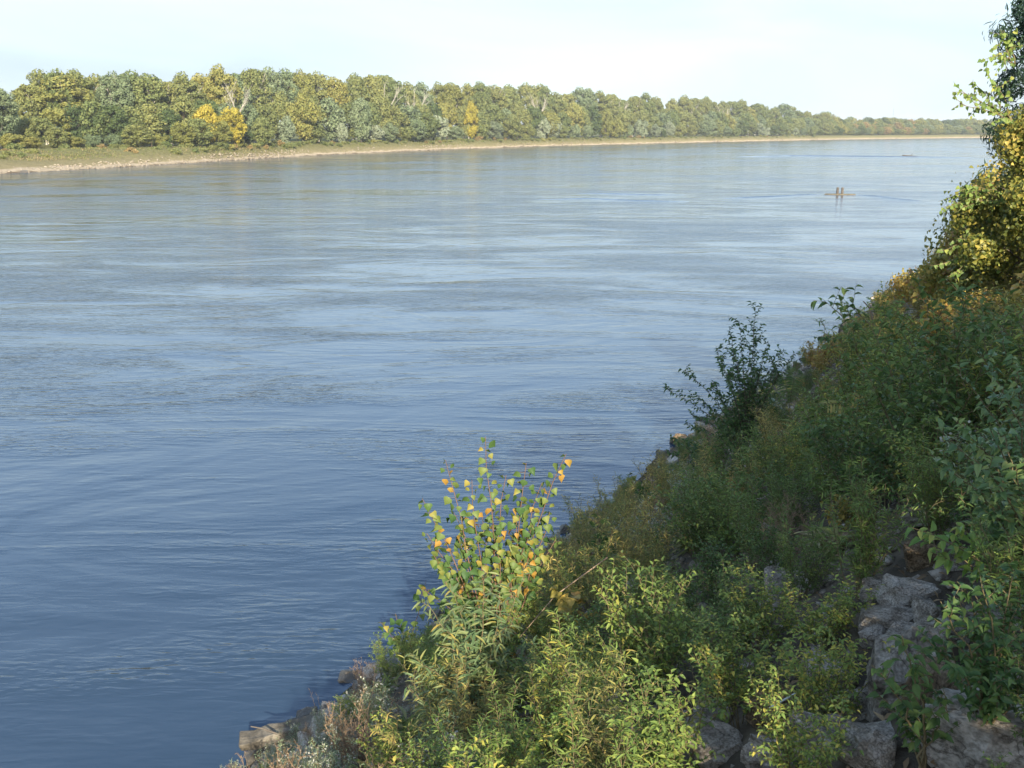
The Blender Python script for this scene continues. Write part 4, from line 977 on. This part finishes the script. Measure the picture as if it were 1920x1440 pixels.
leafy_crown_tree(1952, 22.0, (1952, -50), 'dark green tree behind the yellowing tree at the top right', 'dark_tree', 'dark_crown', .17, 26000, 55, 1.75, 'lance', blobr=(.16, .28), nblob=90, up=.4)
leafy_crown_tree(1760, 30.0, (1760, 545), 'low yellowing thicket at the bank edge below the golden one', 'vine_thicket', 'vine_orange', .085, 9000, 56, 1.6, blobr=(.2, .38), low=.05)
# leafy sprays sticking out of the vine tree
for (bx, by, tl, lb, sz) in [(1900, 230, [(1790, 205), (1785, 175), (1830, 165), (1840, 130), (1825, 195)], 'loose leafy spray reaching left against the sky', .10),
                             (1900, 380, [(1768, 370), (1765, 390), (1800, 350), (1790, 400)], 'loose leafy spray reaching left over the water', .10),
                             (1890, 480, [(1760, 470), (1755, 500), (1790, 450), (1775, 520)], 'lower leafy spray at the left of the vine thicket', .11),
                             (1900, 120, [(1868, 80), (1880, 60), (1860, 110)], 'small pale spray before the dark tree', .10)]:
    rs = random.Random(bx + by); d = ray(bx, by); t = 17 / d.y; B_ = Vector((d.x * t, 17, EYE + d.z * t))
    o = thing('leafy_spray', lb, 'branch', B_); polys = []; L = []
    for tx, ty in tl:
        d = ray(tx, ty); t = (17 + rs.gauss(0, .2)) / d.y; T_ = Vector((d.x * t, d.y * t, EYE + d.z * t)) - B_
        pts = [T_ * (i / 8) + Vector((rs.gauss(0, .02), 0, .1 * math.sin(math.pi * i / 8) + rs.gauss(0, .02))) for i in range(9)]; polys.append((pts, .010, .003)); tw = [(pts, T_.length)]
        for q in range(5):
            p, dd = pt_at(pts, .2 + .15 * q); sp_ = grow(rs, p, dd + Vector((rs.gauss(0, .6), rs.gauss(0, .6), rs.gauss(0, .6))), .3, 4, .12, -.02); polys.append((sp_, .005, .002)); tw.append((sp_, .3))
        for pt_, ln in tw:
            for i in range(int(ln / .06)):
                p, dd = pt_at(pt_, min(.99, (i + rs.random()) / max(1, int(ln / .06)))); L.append((p, Vector((rs.gauss(0, .6), rs.gauss(0, .4), -.6)).normalized(), Vector((rs.gauss(0, .6), -.7, .5)), sz * .75 * rs.uniform(.6, 1.1)))
    leafy_thing(o, polys, L, 'heart', 'weed_green', 'stem', 200)

# ---------------------------------------------------------------- bank weeds (shared meshes, one object each)
SP = {}
def species(key, shape, lm, sm, **kw):
    SP[key] = [plant_data(key, *plant(900 + i * 17 + len(SP) * 101, **kw), shape, M[lm], M[sm]) for i in range(3)]
species('green', 'ovate', 'weed_green', 'stem', nstem=9, H=.95, spread=.55, nb=9, bl=.34, nsub=3, sl_=.14, step=.026, size=.046)
species('dark', 'ovate', 'weed_dark', 'stem', nstem=9, H=1.0, spread=.55, nb=9, bl=.36, nsub=3, sl_=.14, step=.027, size=.048)
species('feather', 'lance', 'weed_olive', 'stem', nstem=11, H=1.1, spread=.55, nb=10, bl=.30, nsub=2, sl_=.12, step=.024, size=.060, bangle=.5)
species('sapling', 'ovate', 'weed_green', 'bark_dark', nstem=4, H=1.9, spread=.35, nb=13, bl=.55, nsub=4, sl_=.2, step=.04, size=.062, sr=.009)
species('grass', 'lance', 'grass_blade', 'stem_dry', nstem=26, H=.35, spread=.9, nb=0, bl=.1, step=.05, size=.34, sr=.002, base_r=.12, hvar=.5)
species('goldenrod', 'lance', 'weed_green', 'stem', nstem=14, H=1.05, spread=.45, nb=10, bl=.22, nsub=2, sl_=.10, step=.020, size=.060, bangle=.6)
species('aster', 'lance', 'aster_leaf', 'stem', nstem=12, H=.75, spread=.7, nb=9, bl=.26, nsub=3, sl_=.10, step=.022, size=.035)
species('brown', 'small', 'weed_brown', 'stem_dry', nstem=16, H=.85, spread=.5, nb=10, bl=.22, nsub=3, sl_=.10, step=.030, size=.020)
species('vine', 'heart', 'vine_orange', 'stem', nstem=9, H=.7, spread=1.1, nb=8, bl=.35, nsub=2, sl_=.16, step=.045, size=.065, droop=.15)
species('yellowgreen', 'ovate', 'vine_yellow', 'stem', nstem=9, H=.8, spread=.8, nb=8, bl=.32, nsub=3, sl_=.14, step=.032, size=.055)
# pale seed heads for the asters: small tufts at the stem ends
heads = []
for i in range(3):
    polys, L = plant(900 + i * 17 + 6 * 101, nstem=12, H=.75, spread=.7, nb=9, bl=.26, nsub=3, sl_=.10, step=.022, size=.035)
    r = random.Random(i); HL = []
    for pts, r0, r1 in polys:
        if r.random() < .28:
            for q in range(4): HL.append((pts[-1] + Vector((r.gauss(0, .012), r.gauss(0, .012), r.gauss(0, .012))), Vector((r.gauss(0, 1), r.gauss(0, 1), r.gauss(0, 1))).normalized(), Vector((r.gauss(0, 1), r.gauss(0, 1), 1)), r.uniform(.008, .015)))
    heads.append(leaves_mesh('seed_heads', HL, 'petal', M['petal']))
NAMES = {'sapling': ('bank_sapling', 'upright leafy sapling'), 'grass': ('grass_tuft', 'tuft of long grass'), 'green': ('leafy_weed', 'leafy green weed clump'), 'dark': ('leafy_weed', 'dark green leafy weed clump'), 'feather': ('feathery_weed', 'feathery olive weed clump'), 'goldenrod': ('tall_weed', 'narrow-leaved green weed clump'), 'aster': ('aster', 'pale whitish aster clump'), 'brown': ('dry_weed', 'dry brown twiggy weed'), 'vine': ('vine', 'orange and yellow trailing vine'), 'yellowgreen': ('yellowing_weed', 'yellowing leafy weed clump')}
rw = random.Random(77)
def near_place(px, py):
    if px < 780: return 'at lower left waterline'
    if py > 1240 and px < 1250: return 'at bottom centre'
    if px > 1250 and py > 1060: return 'among the shaded boulders'
    if px < 1300: return 'left of the tall shrub'
    if py < 640: return 'on the sunlit upper bank' if px < 1810 else 'at the sunlit right edge'
    if px > 1700: return 'in the right-hand shade'
    return 'on mid bank'
def weed(key, loc, sc, rz=None):
    v = rw.randrange(3); nm, ph = NAMES[key]; tilt = INL * -1
    o = thing(nm, 'x', 'weed' if key != 'vine' else 'vine', loc, rw.uniform(0, 6.28) if rz is None else rz, ph.replace(' clump', ' clumps') + ' on the near bank', (sc, sc, sc * rw.uniform(.85, 1.15)))
    st, lf = SP[key][v]; link('stems', st, o); link('foliage', lf, o, 'stuff')
    if key == 'aster': link('seed_heads', heads[v], o, 'stuff')
    px, py = proj(loc); number_later(o, ph + ' ' + near_place(px, py), px)
def pick(px, py, s):
    C = rw.choices
    if px < 760: return C(['aster', 'brown', 'green', 'feather', 'grass'], [5, 2.0, .6, .8, 2])[0]
    if px > 1250 and py > 1060: return C(['green', 'dark', 'goldenrod', 'aster', 'grass', 'sapling'], [3.5, 2, 1.5, .6, .6, .35])[0]
    if py > 1240 and px < 1250: return C(['green', 'goldenrod', 'yellowgreen', 'aster', 'feather', 'grass'], [3, 2, 1, .8, .8, 1])[0]
    if px < 1330 and py < 1240: return C(['feather', 'green', 'aster', 'goldenrod', 'brown', 'sapling', 'grass'], [4, 1.5, 1, 1.6, .6, .5, .6])[0]
    if py < (760 if px > 1520 else 640): return C(['yellowgreen', 'vine', 'feather', 'brown'], [5, 4, 1, .6])[0]
    if px > 1700: return C(['dark', 'green', 'goldenrod', 'aster'], [3, 2, 1, 1])[0]
    return C(['green', 'goldenrod', 'feather', 'vine', 'yellowgreen', 'dark', 'brown', 'sapling', 'grass'], [3.5, 2.5, 1.6, 1.0, 1.7, .4, .4, 1.1, .8])[0]
pts_ = []
tries = 0
while len(pts_) < 680 and tries < 40000:
    tries += 1
    a = .5 + 70 * rw.random() ** 2.1; s = rw.uniform(.35, S0 + .4)
    q = ALONG * a + INL * (s - S0); z = ground_z(q.x, q.y); P = Vector((q.x, q.y, z)); px, py = proj(P); dist = (P - Vector((0, 0, EYE))).length
    if dist < 2.6 or not (440 < px < 2050) or py > 1700: continue
    gap = .30 + .017 * dist
    rocky = px > 1230 and py > 1070
    if rocky: gap *= 1.25
    if rocky and 1560 < px < 1850 and py > 1080 and rw.random() < .8: continue
    if any((P - o_).length < gap for o_ in pts_): continue
    if 600 < px < 800 and py > 1380 and rw.random() < .4: continue
    if 1270 < px < 1480 and 700 < py < 960 and 12.5 < dist < 18 and rw.random() < .7: continue
    pts_.append(P); key = pick(px, py, s)
    if key == 'sapling' and (dist > 11 or (px < 1640 and s < 5)): key = 'green'
    sc = rw.uniform(.65, 1.1) * (.75 if rocky else 1) * (.75 if dist < 5 else 1) * (1.0 + .014 * max(0, dist - 12)) * (.75 if s < 1.2 else 1)
    if px > 1500 and 650 < py < 1050 and rw.random() < .4: sc *= 1.5
    if key in ('vine', 'yellowgreen') and py > 700: sc *= .6
    if px < 1650 and s < 4 and dist > 12.5: sc *= .66
    if dist > 18 and px < 1760: sc *= .68
    weed(key, P, sc)
for a_, s_, c_ in ((11.5, 2.2, .5), (13, 2.8, .55), (14.5, 2.4, .5), (20, 2.5, .45), (25, 2, .45), (31, 2.2, .5), (40, 2, .55)):
    q = ALONG * a_ + INL * (s_ - S0); weed('sapling', Vector((q.x, q.y, ground_z(q.x, q.y))), c_)
# dry reddish stalks at the lower left
for px, py, H, lb in [(597, 1370, .95, 'single tall dry stalk standing by the water'), (562, 1395, .5, 'short dry stalks left of the tall stalk'), (690, 1400, 1.3, 'reddish dry weed plume in the asters'), (640, 1440, .7, 'dry brown stalks at the bottom edge')]:
    q = hit(px, py); o = thing('dry_stalk', lb, 'weed', q)
    polys, L = plant(px, nstem=2 if H > .9 else 6, H=H, spread=.15, nb=10, bl=.13, step=.03, size=.012, sr=.004, bangle=.6)
    a, b_ = plant_data('dry_stalk', polys, L, 'small', M['weed_brown'], M['stem_dry']); link('stems', a, o); link('foliage', b_, o, 'stuff')

# ---------------------------------------------------------------- trees behind the viewer that shade the bank
hx = Vector((math.sin(SUN_AZ), math.cos(SUN_AZ), 0)); lx = Vector((-hx.y, hx.x, 0)) * 1.0
if lx.x < 0: lx = -lx
shade = crown_mesh('shade_crown', seed=301, H=11.5, R=4.0, z0=.3, nblob=60, nleaf=5600, size=.34, mat=CM['mid green'], blobr=(.22, .36))
shade_tr = trunk_mesh('shade_trunk', 302, 10, 1, 3.6, M['bark_dark'], .2)
for i, (dd, lt, sc, lb) in enumerate([(9.0, 6.9, 1.03, 'tree behind the viewpoint at the left'), (10.0, 14.0, .85, 'tree behind the viewpoint in the middle'), (9.0, 20.5, .9, 'tree behind the viewpoint at the right'), (15, 9.0, 1.0, 'farther tree behind the viewpoint'),
(4.2, 3.7, .52, 'added unseen bush just behind the viewpoint at right, shading the near bank')]):  # last entry: unseen bush, added to stop sun leaking onto the near right
    q = hx * dd + lx * lt; o = thing('bank_tree', lb, 'tree', Vector((q.x, q.y, ground_z(q.x, q.y))), i * 1.3, 'trees on the bank top behind the viewpoint', sc)
    link('trunk', shade_tr, o); link('crown', shade, o)

number_all()
print('objects', len(bpy.data.objects), 'tris', sum(len(m.polygons) for m in bpy.data.meshes) * 2)
